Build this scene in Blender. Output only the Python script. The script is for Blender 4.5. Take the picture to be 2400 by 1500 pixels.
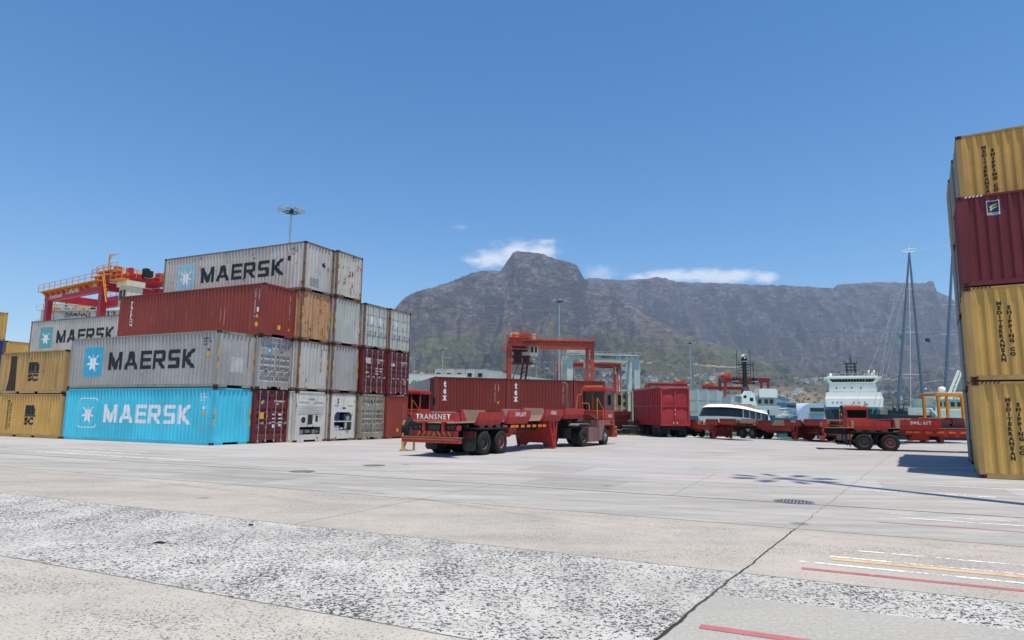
import bpy, bmesh, math, random
from mathutils import Vector, Matrix, noise as mn
R = math.radians
random.seed(7)
scn = bpy.context.scene
col = bpy.context.scene.collection
for o in list(bpy.data.objects):
    bpy.data.objects.remove(o)

# ------------------------------------------------------------------ camera
FPX, PIT, ROL, HC = 1540.884, R(8.1031), R(0.68582), 1.7556
cd = bpy.data.cameras.new('camera'); cam = bpy.data.objects.new('camera', cd); col.objects.link(cam)
cd.sensor_width = 36; cd.lens = FPX / 2400 * 36; cd.clip_start = .1; cd.clip_end = 40000
cam.matrix_world = Matrix.Translation((0, 0, HC)) @ Matrix.Rotation(R(90) + PIT, 4, 'X') @ Matrix.Rotation(ROL, 4, 'Z')
scn.camera = cam
# ------------------------------------------------------------------ light
SUN_EL = R(76)
SDX, SDY = .494, -.870                      # the sun stands behind and right of the camera
w = bpy.data.worlds.new('World'); scn.world = w; w.use_nodes = True
wt = w.node_tree; wt.nodes.clear()
WO = wt.nodes.new('ShaderNodeOutputWorld'); WB = wt.nodes.new('ShaderNodeBackground')
SKY = wt.nodes.new('ShaderNodeTexSky'); SKY.sky_type = 'NISHITA'; SKY.sun_disc = False
SKY.sun_elevation = SUN_EL; SKY.sun_rotation = math.atan2(SDX, SDY)
SKY.air_density = 1.0; SKY.dust_density = .2; SKY.ozone_density = 3.0; SKY.altitude = 50
SKYSTR = .108
WB.inputs[1].default_value = SKYSTR
wt.links.new(WB.outputs[0], WO.inputs[0])
sl = bpy.data.lights.new('sun', 'SUN'); so = bpy.data.objects.new('sun', sl); col.objects.link(so)
sl.energy = 3.9; sl.angle = R(.53); sl.color = (1, .93, .825)
so.rotation_euler = Vector((SDX * math.cos(SUN_EL), SDY * math.cos(SUN_EL), math.sin(SUN_EL))).to_track_quat('Z', 'Y').to_euler()
so.location = (40, -60, 120)
vs = scn.view_settings; vs.view_transform = 'Standard'; vs.look = 'None'; vs.gamma = 1; vs.exposure = 0.45
HAZE = 5.6e-5
scn.cycles.volume_bounces = 1; scn.cycles.max_bounces = 6; scn.cycles.volume_step_rate = 4; scn.cycles.volume_max_steps = 64

# ------------------------------------------------------------------ node shorthand
def lin(h):
    r = [int(h[i:i + 2], 16) / 255 for i in (0, 2, 4)]
    return tuple([c / 12.92 if c <= .04045 else ((c + .055) / 1.055) ** 2.4 for c in r]) + (1,)

class NT:
    def __init__(s, tree): s.t = tree
    def node(s, ty, **kw):
        n = s.t.nodes.new(ty)
        for k, v in kw.items(): setattr(n, k, v)
        return n
    def put(s, sock, v):
        if v is None: return
        if isinstance(v, bpy.types.NodeSocket): s.t.links.new(v, sock)
        else:
            if hasattr(sock.default_value, '__len__') and not hasattr(v, '__len__'): v = [v] * len(sock.default_value)
            sock.default_value = v
    def m(s, op, a, b=None, c=None, clamp=False):
        n = s.node('ShaderNodeMath', operation=op, use_clamp=clamp)
        for i, x in enumerate((a, b, c)): s.put(n.inputs[i], x)
        return n.outputs[0]
    def vm(s, op, a, b=None, out=0):
        n = s.node('ShaderNodeVectorMath', operation=op)
        s.put(n.inputs[0], a); s.put(n.inputs[1], b)
        return n.outputs['Value'] if op in ('DOT_PRODUCT', 'LENGTH') else n.outputs[0]
    def noise(s, vec, scale, detail=4, rough=.55, dist=0):
        n = s.node('ShaderNodeTexNoise'); s.put(n.inputs['Vector'], vec); s.put(n.inputs['Scale'], scale)
        n.inputs['Detail'].default_value = detail; n.inputs['Roughness'].default_value = rough; n.inputs['Distortion'].default_value = dist
        return n.outputs[0]
    def vor(s, vec, scale, feat='F1', rnd=1):
        n = s.node('ShaderNodeTexVoronoi', feature=feat); s.put(n.inputs['Vector'], vec); n.inputs['Scale'].default_value = scale
        n.inputs['Randomness'].default_value = rnd
        return n
    def ramp(s, f, lo, hi, a=0., b=1.):
        n = s.node('ShaderNodeMapRange', interpolation_type='SMOOTHSTEP'); s.put(n.inputs[0], f)
        s.put(n.inputs[1], lo); s.put(n.inputs[2], hi); s.put(n.inputs[3], a); s.put(n.inputs[4], b)
        return n.outputs[0]
    def mix(s, f, a, b, mode='MIX'):
        n = s.node('ShaderNodeMix', data_type='RGBA', blend_type=mode)
        s.put(n.inputs[0], f); s.put(n.inputs[6], a); s.put(n.inputs[7], b)
        return n.outputs[2]
    def band(s, x, a, b, soft=.01):
        return s.m('MULTIPLY', s.ramp(x, a - soft, a + soft), s.ramp(x, b - soft, b + soft, 1, 0))
    def line(s, x, c, wd):
        return s.ramp(s.m('ABSOLUTE', s.m('SUBTRACT', x, c)), s.m('MULTIPLY', wd, .5) if isinstance(wd, bpy.types.NodeSocket) else wd * .5, wd, 1, 0)

def newmat(name):
    m = bpy.data.materials.new(name); m.use_nodes = True
    return m, NT(m.node_tree), m.node_tree.nodes['Principled BSDF']

MATS = {}
def plain(name, h, rough=.5, metal=0, var=.12, scale=3., spec=.5):
    if name in MATS: return MATS[name]
    m, t, b = newmat(name)
    co = t.node('ShaderNodeTexCoord').outputs['Object']
    n = t.noise(co, scale, 5)
    c = lin(h) if isinstance(h, str) else h
    t.put(b.inputs['Base Color'], t.mix(t.ramp(n, .3, .7, 0, 1), tuple(x * (1 - var) for x in c[:3]) + (1,), tuple(min(1, x * (1 + var)) for x in c[:3]) + (1,)))
    b.inputs['Roughness'].default_value = rough; b.inputs['Metallic'].default_value = metal
    b.inputs['Specular IOR Level'].default_value = spec
    MATS[name] = m
    return m

def paint(name, h, rust=.1, grime=.4, rough=.55, rustc='5a3018', patch=0, zfade=0):
    """sprayed steel paint with run-off streaks, chips and rust"""
    if name in MATS: return MATS[name]
    m, t, b = newmat(name)
    co = t.node('ShaderNodeTexCoord').outputs['Object']
    rnd = t.node('ShaderNodeObjectInfo').outputs['Random']
    co = t.vm('ADD', co, t.m('MULTIPLY', rnd, 37.))
    c = lin(h)
    big = t.noise(co, .55, 3); fine = t.noise(co, 9, 6, .6)
    st = t.noise(t.vm('MULTIPLY', co, (5.5, 5.5, .22)), 1, 5, .6)
    col_ = t.mix(t.ramp(big, .3, .7), tuple(x * .86 for x in c[:3]) + (1,), tuple(min(1, x * 1.08) for x in c[:3]) + (1,))
    gr = t.m('MULTIPLY', t.ramp(st, .5, .72), grime)
    col_ = t.mix(gr, col_, tuple(x * .42 + .01 for x in c[:3]) + (1,))
    col_ = t.mix(t.m('MULTIPLY', t.ramp(fine, .5, .75), .22 * min(1, grime * 1.5)), col_, tuple(x * .5 for x in c[:3]) + (1,))
    if rust > 0:
        st2 = t.noise(t.vm('MULTIPLY', co, (9, 9, .8)), 1, 5, .65)
        blot = t.noise(co, 2.1, 8, .68)
        v = t.m('ADD', t.m('MULTIPLY', blot, .62), t.m('MULTIPLY', st2, .38))
        th = .66 - rust * .24
        rm = t.ramp(v, th, th + .045)
        rc = t.mix(t.ramp(fine, .35, .65), lin(rustc), lin('8a5632'))
        col_ = t.mix(rm, col_, rc)
        # runs below the blots
        v2 = t.m('ADD', t.m('MULTIPLY', t.noise(t.vm('MULTIPLY', co, (7, 7, .35)), 1, 4, .6), .8), t.m('MULTIPLY', blot, .2))
        col_ = t.mix(t.m('MULTIPLY', t.ramp(v2, .62 - rust * .12, .74), min(.75, rust * 1.6)), col_, lin('9a6a48'))
        t.put(b.inputs['Roughness'], t.ramp(rm, 0, 1, rough, .9))
    else: b.inputs['Roughness'].default_value = rough
    t.put(b.inputs['Base Color'], col_)
    b.inputs['Specular IOR Level'].default_value = .35
    bp = t.node('ShaderNodeBump'); bp.inputs['Strength'].default_value = .5; bp.inputs['Distance'].default_value = .03
    t.put(bp.inputs['Height'], t.noise(co, 2.6, 4)); t.put(b.inputs['Normal'], bp.outputs[0])
    MATS[name] = m
    return m

ORDS = ['first', 'second', 'third', 'fourth', 'fifth', 'sixth']
def glassy(name, h='0a0d10', rough=.16):
    if name in MATS: return MATS[name]
    m, t, b = newmat(name)
    b.inputs['Base Color'].default_value = lin(h); b.inputs['Roughness'].default_value = rough
    b.inputs['Specular IOR Level'].default_value = .4
    MATS[name] = m
    return m

# ------------------------------------------------------------------ mesh builder
class MB:
    def __init__(s): s.v = []; s.f = []; s.mi = []
    def add(s, vs, fs, m=0):
        o = len(s.v); s.v += [tuple(p) for p in vs]
        for f in fs: s.f.append(tuple(i + o for i in f)); s.mi.append(m)
        return s
    def box(s, x0, x1, y0, y1, z0, z1, m=0):
        if x0 > x1: x0, x1 = x1, x0
        if y0 > y1: y0, y1 = y1, y0
        if z0 > z1: z0, z1 = z1, z0
        return s.add([(x, y, z) for x in (x0, x1) for y in (y0, y1) for z in (z0, z1)],
                     [(0, 1, 3, 2), (4, 6, 7, 5), (0, 4, 5, 1), (2, 3, 7, 6), (0, 2, 6, 4), (1, 5, 7, 3)], m)
    def quad(s, a, b, c, d, m=0): return s.add([a, b, c, d], [(0, 1, 2, 3)], m)
    def bar(s, p, q, w, h=None, m=0, up=(0, 0, 1)):
        h = w if h is None else h
        p = Vector(p); q = Vector(q); d = (q - p).normalized(); up = Vector(up)
        if abs(d.dot(up)) > .98: up = Vector((1, 0, 0))
        a = d.cross(up).normalized() * w / 2; b = a.cross(d).normalized() * h / 2
        vs = [e + i * a + j * b for e in (p, q) for i, j in ((-1, -1), (1, -1), (1, 1), (-1, 1))]
        return s.add(vs, [(0, 3, 2, 1), (4, 5, 6, 7), (0, 1, 5, 4), (1, 2, 6, 5), (2, 3, 7, 6), (3, 0, 4, 7)], m)
    def tube(s, pts, r, n=8, m=0, cap=True):
        pts = [Vector(p) for p in pts]; o = len(s.v); k = len(pts)
        rs = r if hasattr(r, '__len__') else [r] * k
        for i, p in enumerate(pts):
            d = (pts[min(i + 1, k - 1)] - pts[max(i - 1, 0)]).normalized()
            up = Vector((0, 0, 1)) if abs(d.z) < .95 else Vector((1, 0, 0))
            a = d.cross(up).normalized(); b = d.cross(a)
            for j in range(n):
                t = 2 * math.pi * j / n; s.v.append(tuple(p + (a * math.cos(t) + b * math.sin(t)) * rs[i]))
        for i in range(k - 1):
            for j in range(n):
                s.f.append((o + i * n + j, o + i * n + (j + 1) % n, o + (i + 1) * n + (j + 1) % n, o + (i + 1) * n + j)); s.mi.append(m)
        if cap:
            s.f.append(tuple(o + j for j in range(n))); s.mi.append(m)
            s.f.append(tuple(o + (k - 1) * n + j for j in reversed(range(n)))); s.mi.append(m)
        return s
    def prism(s, poly, f0, f1, m=0):
        """poly: 2-D outline; f0/f1 map (a, b) to the two caps"""
        n = len(poly); vs = [f0(a, b) for a, b in poly] + [f1(a, b) for a, b in poly]
        fs = [tuple(range(n)), tuple(reversed(range(n, 2 * n)))] + [(i, (i + 1) % n, n + (i + 1) % n, n + i) for i in range(n)]
        return s.add(vs, fs, m)
    def lathe(s, prof, c=(0, 0, 0), axis='Z', n=24, m=0):
        o = len(s.v); c = Vector(c)
        for r, h in prof:
            for j in range(n):
                t = 2 * math.pi * j / n; a, b = r * math.cos(t), r * math.sin(t)
                p = {'Z': (a, b, h), 'Y': (a, h, b), 'X': (h, a, b)}[axis]; s.v.append(tuple(c + Vector(p)))
        for i in range(len(prof) - 1):
            for j in range(n):
                s.f.append((o + i * n + j, o + i * n + (j + 1) % n, o + (i + 1) * n + (j + 1) % n, o + (i + 1) * n + j)); s.mi.append(m)
        return s
    def mesh(s, name, smooth=False):
        me = bpy.data.meshes.new(name); me.from_pydata(s.v, [], s.f)
        me.polygons.foreach_set('material_index', s.mi)
        bm = bmesh.new(); bm.from_mesh(me); bmesh.ops.recalc_face_normals(bm, faces=bm.faces); bm.to_mesh(me); bm.free()
        if smooth:
            me.polygons.foreach_set('use_smooth', [True] * len(me.polygons))
        return me

def obj(name, mb, mats, parent=None, smooth=False):
    me = mb.mesh(name, smooth) if isinstance(mb, MB) else mb
    if not isinstance(mats, (list, tuple)): mats = [mats]
    o = bpy.data.objects.new(name, me); col.objects.link(o)
    if len(me.materials) == 0:
        for m in mats: me.materials.append(m)
    else:
        for i, m in enumerate(mats):
            o.material_slots[i].link = 'OBJECT'; o.material_slots[i].material = m
    if parent: o.parent = parent
    return o
def thing(name, label, cat, loc=(0, 0, 0), rz=0, group=None, scale=1):
    o = bpy.data.objects.new(name, None); col.objects.link(o); o.location = loc; o.rotation_euler = (0, 0, rz)
    o.scale = (scale,) * 3; o.empty_display_size = .3
    return tag(o, label, cat, group)
def tag(o, label, cat, group=None):
    o['label'] = label; o['category'] = cat
    if group: o['group'] = group
    return o
def struct(name, mb, mats, smooth=False):
    o = obj(name, mb, mats, None, smooth); o['kind'] = 'structure'; return o
def copy_tree(o, parent=None):
    c = o.copy(); col.objects.link(c); c.parent = parent
    for ch in list(o.children): copy_tree(ch, c)
    return c

def at(px, py, Y):
    """survey helper: world point at depth Y seen at pixel (px, py) of the 2400 x 1500 photo"""
    dx, dy = px - 1200, 750 - py; cr, sr = math.cos(ROL), math.sin(ROL)
    u = dx * cr - dy * sr; q = dx * sr + dy * cr; c, s_ = math.cos(PIT), math.sin(PIT)
    k = Y / (FPX * c - q * s_)
    return Vector((u * k, Y, HC + (FPX * s_ + q * c) * k))
UX, UY, VX, VY = .9033, -.4290, .4290, .9033        # yard grid: u along the containers, v across them
YAW = math.atan2(UY, UX)
def grid(s_, t_, P): return (P[0] + UX * s_ + VX * t_, P[1] + UY * s_ + VY * t_)

# ------------------------------------------------------------------ lettering
def font_mesh(txt, bold=0., spacing=1., vertical=False):
    cu = bpy.data.curves.new('t', 'FONT'); cu.body = txt if not vertical else '\n'.join(txt)
    cu.resolution_u = 2; cu.offset = bold; cu.space_character = spacing; cu.fill_mode = 'FRONT'
    if vertical: cu.align_x = 'CENTER'; cu.space_line = .78
    o = bpy.data.objects.new('t', cu); col.objects.link(o)
    dg = bpy.context.evaluated_depsgraph_get(); me = bpy.data.meshes.new_from_object(o.evaluated_get(dg))
    bpy.data.objects.remove(o); bpy.data.curves.remove(cu)
    return me
def column_mesh(txt, bold=0.):
    out = bpy.data.meshes.new('v'); V = []; F = []; y = 0.
    for ch in txt:
        if ch == ' ': y -= .75; continue
        m = font_mesh(ch, bold); xs = [v.co.x for v in m.vertices]; ys = [v.co.y for v in m.vertices]
        cx = (min(xs) + max(xs)) / 2; top = max(ys); o = len(V)
        V += [((v.co.x - cx) * 1.25, v.co.y - top + y, 0) for v in m.vertices]; F += [tuple(i + o for i in p.vertices) for p in m.polygons]
        y -= top - min(ys) + .13; bpy.data.meshes.remove(m)
    out.from_pydata(V, [], F); return out
def poly_mesh(polys):
    me = bpy.data.meshes.new('p'); v = []; f = []
    for p in polys:
        f.append(tuple(range(len(v), len(v) + len(p)))); v += [(a, b, 0) for a, b in p]
    me.from_pydata(v, [], f); return me
def fit(me, a0, a1, z0, z1):
    """scale a flat mesh into a rectangle; a1 None keeps proportions"""
    xs = [v.co.x for v in me.vertices]; ys = [v.co.y for v in me.vertices]
    x0, x1, y0, y1 = min(xs), max(xs), min(ys), max(ys)
    kz = (z1 - z0) / (y1 - y0); ka = kz if a1 is None else (a1 - a0) / (x1 - x0)
    for v in me.vertices: v.co = (a0 + (v.co.x - x0) * ka, z0 + (v.co.y - y0) * kz, 0)
    return me
def lay(name, me, mat, parent, f, breaks=()):
    """cut the flat lettering at the folds of the sheet and lay it on with f(a, z)"""
    bm = bmesh.new(); bm.from_mesh(me)
    if breaks and len(bm.verts):
        lo = min(v.co.x for v in bm.verts); hi = max(v.co.x for v in bm.verts)
        for b in breaks:
            if lo < b < hi:
                bmesh.ops.bisect_plane(bm, geom=bm.verts[:] + bm.edges[:] + bm.faces[:], plane_co=(b, 0, 0), plane_no=(1, 0, 0))
    for v in bm.verts: v.co = f(v.co.x, v.co.y)
    me2 = bpy.data.meshes.new(name); bm.to_mesh(me2); bm.free(); bpy.data.meshes.remove(me)
    me2.materials.append(mat)
    o = bpy.data.objects.new(name, me2); col.objects.link(o); o.parent = parent
    return o
LET = {
 'M': (1.15, [[(0,0),(.24,0),(.24,.56),(0,1)], [(0,1),(.24,.56),(.47,0),(.575,.36),(.27,1)], [(.575,.36),(.47,0),(.68,0)], [(.575,.36),(.68,0),(.91,.56),(1.15,1),(.88,1)], [(.91,.56),(.91,0),(1.15,0),(1.15,1)]]),
 'A': (1.05, [[(0,0),(.26,0),(.525,.74),(.525,1),(.38,1)], [(1.05,0),(.67,1),(.525,1),(.525,.74),(.79,0)], [(.335,.21),(.715,.21),(.655,.38),(.395,.38)]]),
 'E': (.85, [[(0,0),(.24,0),(.24,1),(0,1)], [(.24,0),(.85,0),(.85,.2),(.24,.2)], [(.24,.41),(.8,.41),(.8,.6),(.24,.6)], [(.24,.8),(.85,.8),(.85,1),(.24,1)]]),
 'R': (.92, [[(0,0),(.24,0),(.24,1),(0,1)], [(.24,.8),(.63,.8),(.87,.8),(.87,.88),(.77,1),(.24,1)], [(.63,.56),(.87,.5),(.87,.8),(.63,.8)], [(.24,.36),(.76,.36),(.87,.5),(.63,.56),(.24,.56)], [(.38,.36),(.64,0),(.92,0),(.68,.36)]]),
 'S': (.88, [[(0,.8),(.86,.8),(.86,1),(.1,1),(0,.9)], [(0,.58),(.24,.58),(.24,.8),(0,.8)], [(0,.58),(.08,.4),(.88,.4),(.8,.58)], [(.64,.2),(.88,.2),(.88,.4),(.64,.4)], [(.02,0),(.78,0),(.88,.1),(.88,.2),(.02,.2)]]),
 'K': (1.0, [[(0,0),(.24,0),(.24,1),(0,1)], [(.24,.36),(.46,.5),(.97,1),(.63,1),(.24,.62)], [(.24,.36),(.66,0),(1.0,0),(.46,.5)]]),
}
def word(txt, gap=.16):
    out = []; x = 0
    for ch in txt:
        w_, ps = LET[ch]; out += [[(a + x, b) for a, b in p] for p in ps]; x += w_ + gap
    return poly_mesh(out)
def star_mesh(n=7, rin=.36):
    pts = []
    for i in range(n * 2):
        r = 1 if i % 2 == 0 else rin; t = math.pi / 2 + math.pi * i / n; pts.append((r * math.cos(t), r * math.sin(t)))
    return poly_mesh([[(0, 0), pts[(2*i - 1) % (2*n)], pts[2 * i], pts[2 * i + 1]] for i in range(n)])
def rrect(a0, a1, z0, z1, r, n=4):
    pts = []
    for cx, cz, t0 in ((a1 - r, z1 - r, 0), (a0 + r, z1 - r, 90), (a0 + r, z0 + r, 180), (a1 - r, z0 + r, 270)):
        for i in range(n + 1): t = R(t0 + 90 * i / n); pts.append((cx + r * math.cos(t), cz + r * math.sin(t)))
    return pts
INK = plain('lettering_black', '12161f', .5, var=.2); WHT = plain('lettering_white', 'dfe1e4', .5, var=.05)
for m_, th_ in ((INK, .70), (WHT, .67)):      # worn-through lettering
    t_ = NT(m_.node_tree); c_ = t_.node('ShaderNodeTexCoord').outputs['Object']
    t_.put(m_.node_tree.nodes['Principled BSDF'].inputs['Alpha'], t_.ramp(t_.m('ADD', t_.m('MULTIPLY', t_.noise(c_, 11, 6, .7), .6), t_.m('MULTIPLY', t_.noise(c_, 1.7, 3), .4)), th_ - .03, th_ - .01, 1, 0))
YEL = plain('marking_yellow', 'd9a028', .5); BRN = plain('lettering_dark_brown', '241a12', .6)
STARBLUE = plain('logo_blue', '35a5c4', .5); STARFADE = plain('logo_faded_blue', '8fbcc8', .5); STARTEAL = plain('logo_faded_teal', '5f9fa0', .55)
# ------------------------------------------------------------------ ground
def ground_material():
    m, t, b = newmat('yard_concrete')
    co = t.node('ShaderNodeTexCoord').outputs['Object']
    wob = t.m('MULTIPLY', t.m('SUBTRACT', t.noise(co, .6, 3), .5), .12)
    T = t.m('ADD', t.vm('DOT_PRODUCT', co, (VX, VY, 0)), wob); S = t.m('ADD', t.vm('DOT_PRODUCT', co, (UX, UY, 0)), wob)
    # the long joint crosses the slabs slightly askew
    J = t.m('SUBTRACT', S, t.m('MULTIPLY_ADD', T, .128, -2.02))
    right = t.ramp(J, -.01, .01)
    big = t.noise(co, .35, 4); mid = t.noise(co, 2.2, 5); fine = t.noise(co, 22, 5, .7); vf = t.noise(co, 95, 3, .7)
    stre = t.noise(t.vm('MULTIPLY', co, (.25, 2.2, 1)), 1, 6, .65)
    # base tones
    pale = t.mix(t.ramp(big, .35, .65), lin('bfb8b0'), lin('c9c0b7'))
    pink = t.mix(t.ramp(t.noise(co, .5, 3), .4, .65), lin('c0b9ae'), lin('cabfb3')); pink = t.mix(t.ramp(t.noise(co, 1.3, 6, .7), .45, .7, 0, .35), pink, lin('a9a49d'))
    grey = t.mix(t.ramp(stre, .3, .7), lin('aaa69f'), lin('c8c3ba')); grey = t.mix(t.ramp(t.noise(co, 1.6, 6, .7), .5, .75, 0, .3), grey, lin('8f8e8b'))
    # scoured speckle: cement skin worn off dark aggregate, drawn-out pits
    pit = t.noise(co, 24, 2.5, .6, 1.0); pit2 = t.noise(co, 40, 2, .6, .8)
    dens = t.m('ADD', t.ramp(t.noise(co, .9, 4, .6), .3, .72, -.035, .03), t.ramp(t.noise(t.vm('MULTIPLY', co, (1.6, .3, 1)), 1, 4, .6), .35, .7, -.035, .035))
    den2 = t.ramp(t.noise(t.vm('MULTIPLY', co, (.5, 1.2, 1)), .8, 4), .3, .7, -.05, .05)
    sp_d = t.ramp(t.m('ADD', pit, dens), .517, .545)
    sp_l = t.ramp(t.m('ADD', pit2, den2), .565, .64)
    sp_x = t.ramp(t.m('ADD', pit, den2), .605, .66)
    light = t.mix(t.m('MULTIPLY', t.m('MAXIMUM', sp_l, sp_x), .7), pink, lin('6c6966'))
    dense = t.mix(sp_d, t.mix(t.ramp(mid, .35, .65), lin('c8c4bc'), lin('d6d2ca')), t.mix(t.ramp(fine, .4, .6), lin('363638'), lin('6c6c6f')))
    is_dense_l = t.band(T, 4.8, 8.15, .015); is_dense_r = t.band(T, 7.1, 8.15, .015)
    isd = t.mix(right, is_dense_l, is_dense_r)
    near = t.mix(t.m('MULTIPLY', t.m('MAXIMUM', sp_x, t.m('MULTIPLY', sp_l, .9)), .85), t.mix(t.ramp(mid, .3, .7), lin('c2bcb0'), lin('cdc6ba')), lin('55575a'))
    patch = t.mix(t.ramp(fine, .4, .7), lin('b3afa6'), lin('c6c2b8'))
    nearc = t.mix(t.m('MULTIPLY', right, t.ramp(T, 7.09, 7.11, 1, 0)), near, t.mix(t.m('MULTIPLY', sp_l, .35), patch, lin('8c908f')))
    c = t.mix(t.ramp(T, 8.1, 8.2), nearc, light)
    c = t.mix(isd, c, dense)
    c = t.mix(t.band(T, 11.7, 18.6, .02), c, grey)
    far = t.mix(t.ramp(stre, .35, .65), t.mix(t.m('MULTIPLY', sp_l, .5), lin('c3b6ae'), lin('8f8a86')), lin('c3c2c0'))
    c = t.mix(t.ramp(T, 18.55, 18.65), c, far)
    c = t.mix(t.band(T, 22, 25.4, .02), c, t.mix(.5, grey, lin('c2c1bf')))
    # yard beyond, dusty white apron under the stacks
    c = t.mix(t.ramp(T, 29.5, 30.5), c, t.mix(t.ramp(stre, .35, .7), lin('c9c2bb'), lin('a8a5a2')))
    # tyre marks along the traffic lane and a few arcs
    arc = t.m('SUBTRACT', t.vm('LENGTH', t.vm('SUBTRACT', co, (-26., -14., 0))), 35.)
    arc2 = t.m('SUBTRACT', t.vm('LENGTH', t.vm('SUBTRACT', co, (6., 62., 0))), 43.)
    tm = t.noise(t.vm('MULTIPLY', t.node('ShaderNodeCombineXYZ').outputs[0], 1), 1)
    cx = t.node('ShaderNodeCombineXYZ'); t.put(cx.inputs[0], t.m('MULTIPLY', S, .05)); t.put(cx.inputs[1], t.m('MULTIPLY', T, 2.4))
    lane = t.m('MULTIPLY', t.ramp(t.noise(cx.outputs[0], 1, 6, .75), .48, .7), t.m('MULTIPLY', t.ramp(T, 9.5, 12), .42))
    arcs = t.m('MAXIMUM', t.line(arc, 0, .13), t.m('MAXIMUM', t.line(arc, 1.9, .12), t.m('MAXIMUM', t.line(arc2, 0, .13), t.line(arc2, 2.0, .12))))
    arcs = t.m('MULTIPLY', t.m('MULTIPLY', t.m('MULTIPLY', arcs, t.ramp(T, 9, 12)), t.ramp(mid, .3, .6)), .4)
    c = t.mix(t.m('MAXIMUM', lane, arcs), c, lin('77756f'))
    # joints
    lines = None
    for v_, wd, k in ((4.8, .018, .7), (8.15, .02, .6), (11.7, .03, .8), (15.05, .055, 1), (18.6, .025, .6), (22, .03, .5), (25.4, .04, .7), (29, .03, .5)):
        l = t.m('MULTIPLY', t.line(T, v_, wd), k); lines = l if lines is None else t.m('MAXIMUM', lines, l)
    lines = t.m('MULTIPLY', lines, t.ramp(mid, .2, .45, .55, 1))
    jw = t.m('ADD', t.m('ADD', t.ramp(T, 5.5, 8.5, .012, .005), t.ramp(T, 11.6, 11.8, .006, 0)), t.m('MULTIPLY', mid, .012)); lines = t.m('MAXIMUM', lines, t.m('MULTIPLY', t.line(J, t.m('MULTIPLY', t.m('SUBTRACT', mid, .5), .10), jw), t.ramp(T, 11.6, 11.8, 1, .6)))
    for s0, t0, t1, k in ((-7.6, 8.15, 15, .45), (3.2, 11.7, 15, .3), (-13, 11.7, 18.6, .35), (-3.2, 15, 22, .3), (10.5, 15, 22, .4)):
        lines = t.m('MAXIMUM', lines, t.m('MULTIPLY', t.m('MULTIPLY', t.line(S, s0, .022), t.band(T, t0, t1)), k))
    c = t.mix(lines, c, lin('3a3836'))
    # larger weathering, square repairs and oil drips
    c = t.mix(t.ramp(t.noise(t.vm('MULTIPLY', co, (.18, .4, 1)), 1, 5, .6), .42, .66, 0, .28), c, lin('8d8982'))
    for s0, s1, t0, t1 in ((3.4, 6.1, 12.5, 14.3), (-7.2, -4.8, 15.4, 17.6), (-16, -12.6, 12.2, 14.6), (1.2, 4.0, 19.2, 21.6), (-9, -7, 19, 21.4)):
        c = t.mix(t.m('MULTIPLY', t.m('MULTIPLY', t.band(S, s0, s1, .03), t.band(T, t0, t1, .03)), .35), c, lin('8f8c87'))
    drip = t.vor(co, .55, 'F1').outputs['Distance']
    c = t.mix(t.m('MULTIPLY', t.m('MULTIPLY', t.ramp(t.m('ADD', drip, t.m('MULTIPLY', fine, .12)), .17, .11), t.ramp(big, .5, .56)), .55), c, lin('55524f'))
    # spilt stains
    stn = t.m('MULTIPLY', t.ramp(t.noise(co, .8, 6, .7), .62, .75), .35)
    c = t.mix(stn, c, lin('8b8a88'))
    hsv = t.node('ShaderNodeHueSaturation'); hsv.inputs['Value'].default_value = .80; hsv.inputs['Saturation'].default_value = 1.08; t.put(hsv.inputs['Color'], c)
    t.put(b.inputs['Base Color'], hsv.outputs[0]); b.inputs['Roughness'].default_value = .93; b.inputs['Specular IOR Level'].default_value = .25
    bp = t.node('ShaderNodeBump'); bp.inputs['Strength'].default_value = .35; bp.inputs['Distance'].default_value = .01
    t.put(bp.inputs['Height'], t.m('ADD', fine, t.m('MULTIPLY', lines, -2))); t.put(b.inputs['Normal'], bp.outputs[0])
    return m
GM = ground_material()
# one sheet to the horizon with the harbour basin cut out of it
BX0, BX1, BY0, BY1 = 13.5, 900., 55., 520.
gb = MB()
XS = [-12000, BX0, BX1, 12000]; YS = [-300, BY0, BY1, 14000]
for i in range(3):
    for j in range(3):
        if i == 1 and j == 1: continue
        far = j == 2
        gb.quad((XS[i], YS[j], 0), (XS[i + 1], YS[j], 0), (XS[i + 1], YS[j + 1], 0), (XS[i], YS[j + 1], 0), 1 if (far or i != 1) and not (j < 2 and i == 0) else 0)
for a, b_ in (((BX0, BY0), (BX1, BY0)), ((BX1, BY0), (BX1, BY1)), ((BX1, BY1), (BX0, BY1)), ((BX0, BY1), (BX0, BY0))):
    gb.quad((*a, 0), (*b_, 0), (*b_, -5), (*a, -5), 0)
struct('ground', gb, [GM, plain('far_soil', '8d8274', .95, var=.25, scale=.02)])
wm, wn, wb = newmat('harbour_water')
wco = wn.node('ShaderNodeTexCoord').outputs['Object']
wb.inputs['Base Color'].default_value = lin('3f7f84'); wb.inputs['Roughness'].default_value = .22
wbp = wn.node('ShaderNodeBump'); wbp.inputs['Strength'].default_value = .6; wbp.inputs['Distance'].default_value = .15
wn.put(wbp.inputs['Height'], wn.noise(wn.vm('MULTIPLY', wco, (1, 2.2, 1)), .8, 5)); wn.put(wb.inputs['Normal'], wbp.outputs[0])
struct('water', MB().quad((BX0 - 1, BY0 - 1, -2.0), (BX1 + 1, BY0 - 1, -2.0), (BX1 + 1, BY1 + 1, -2.0), (BX0 - 1, BY1 + 1, -2.0)), wm)

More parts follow.
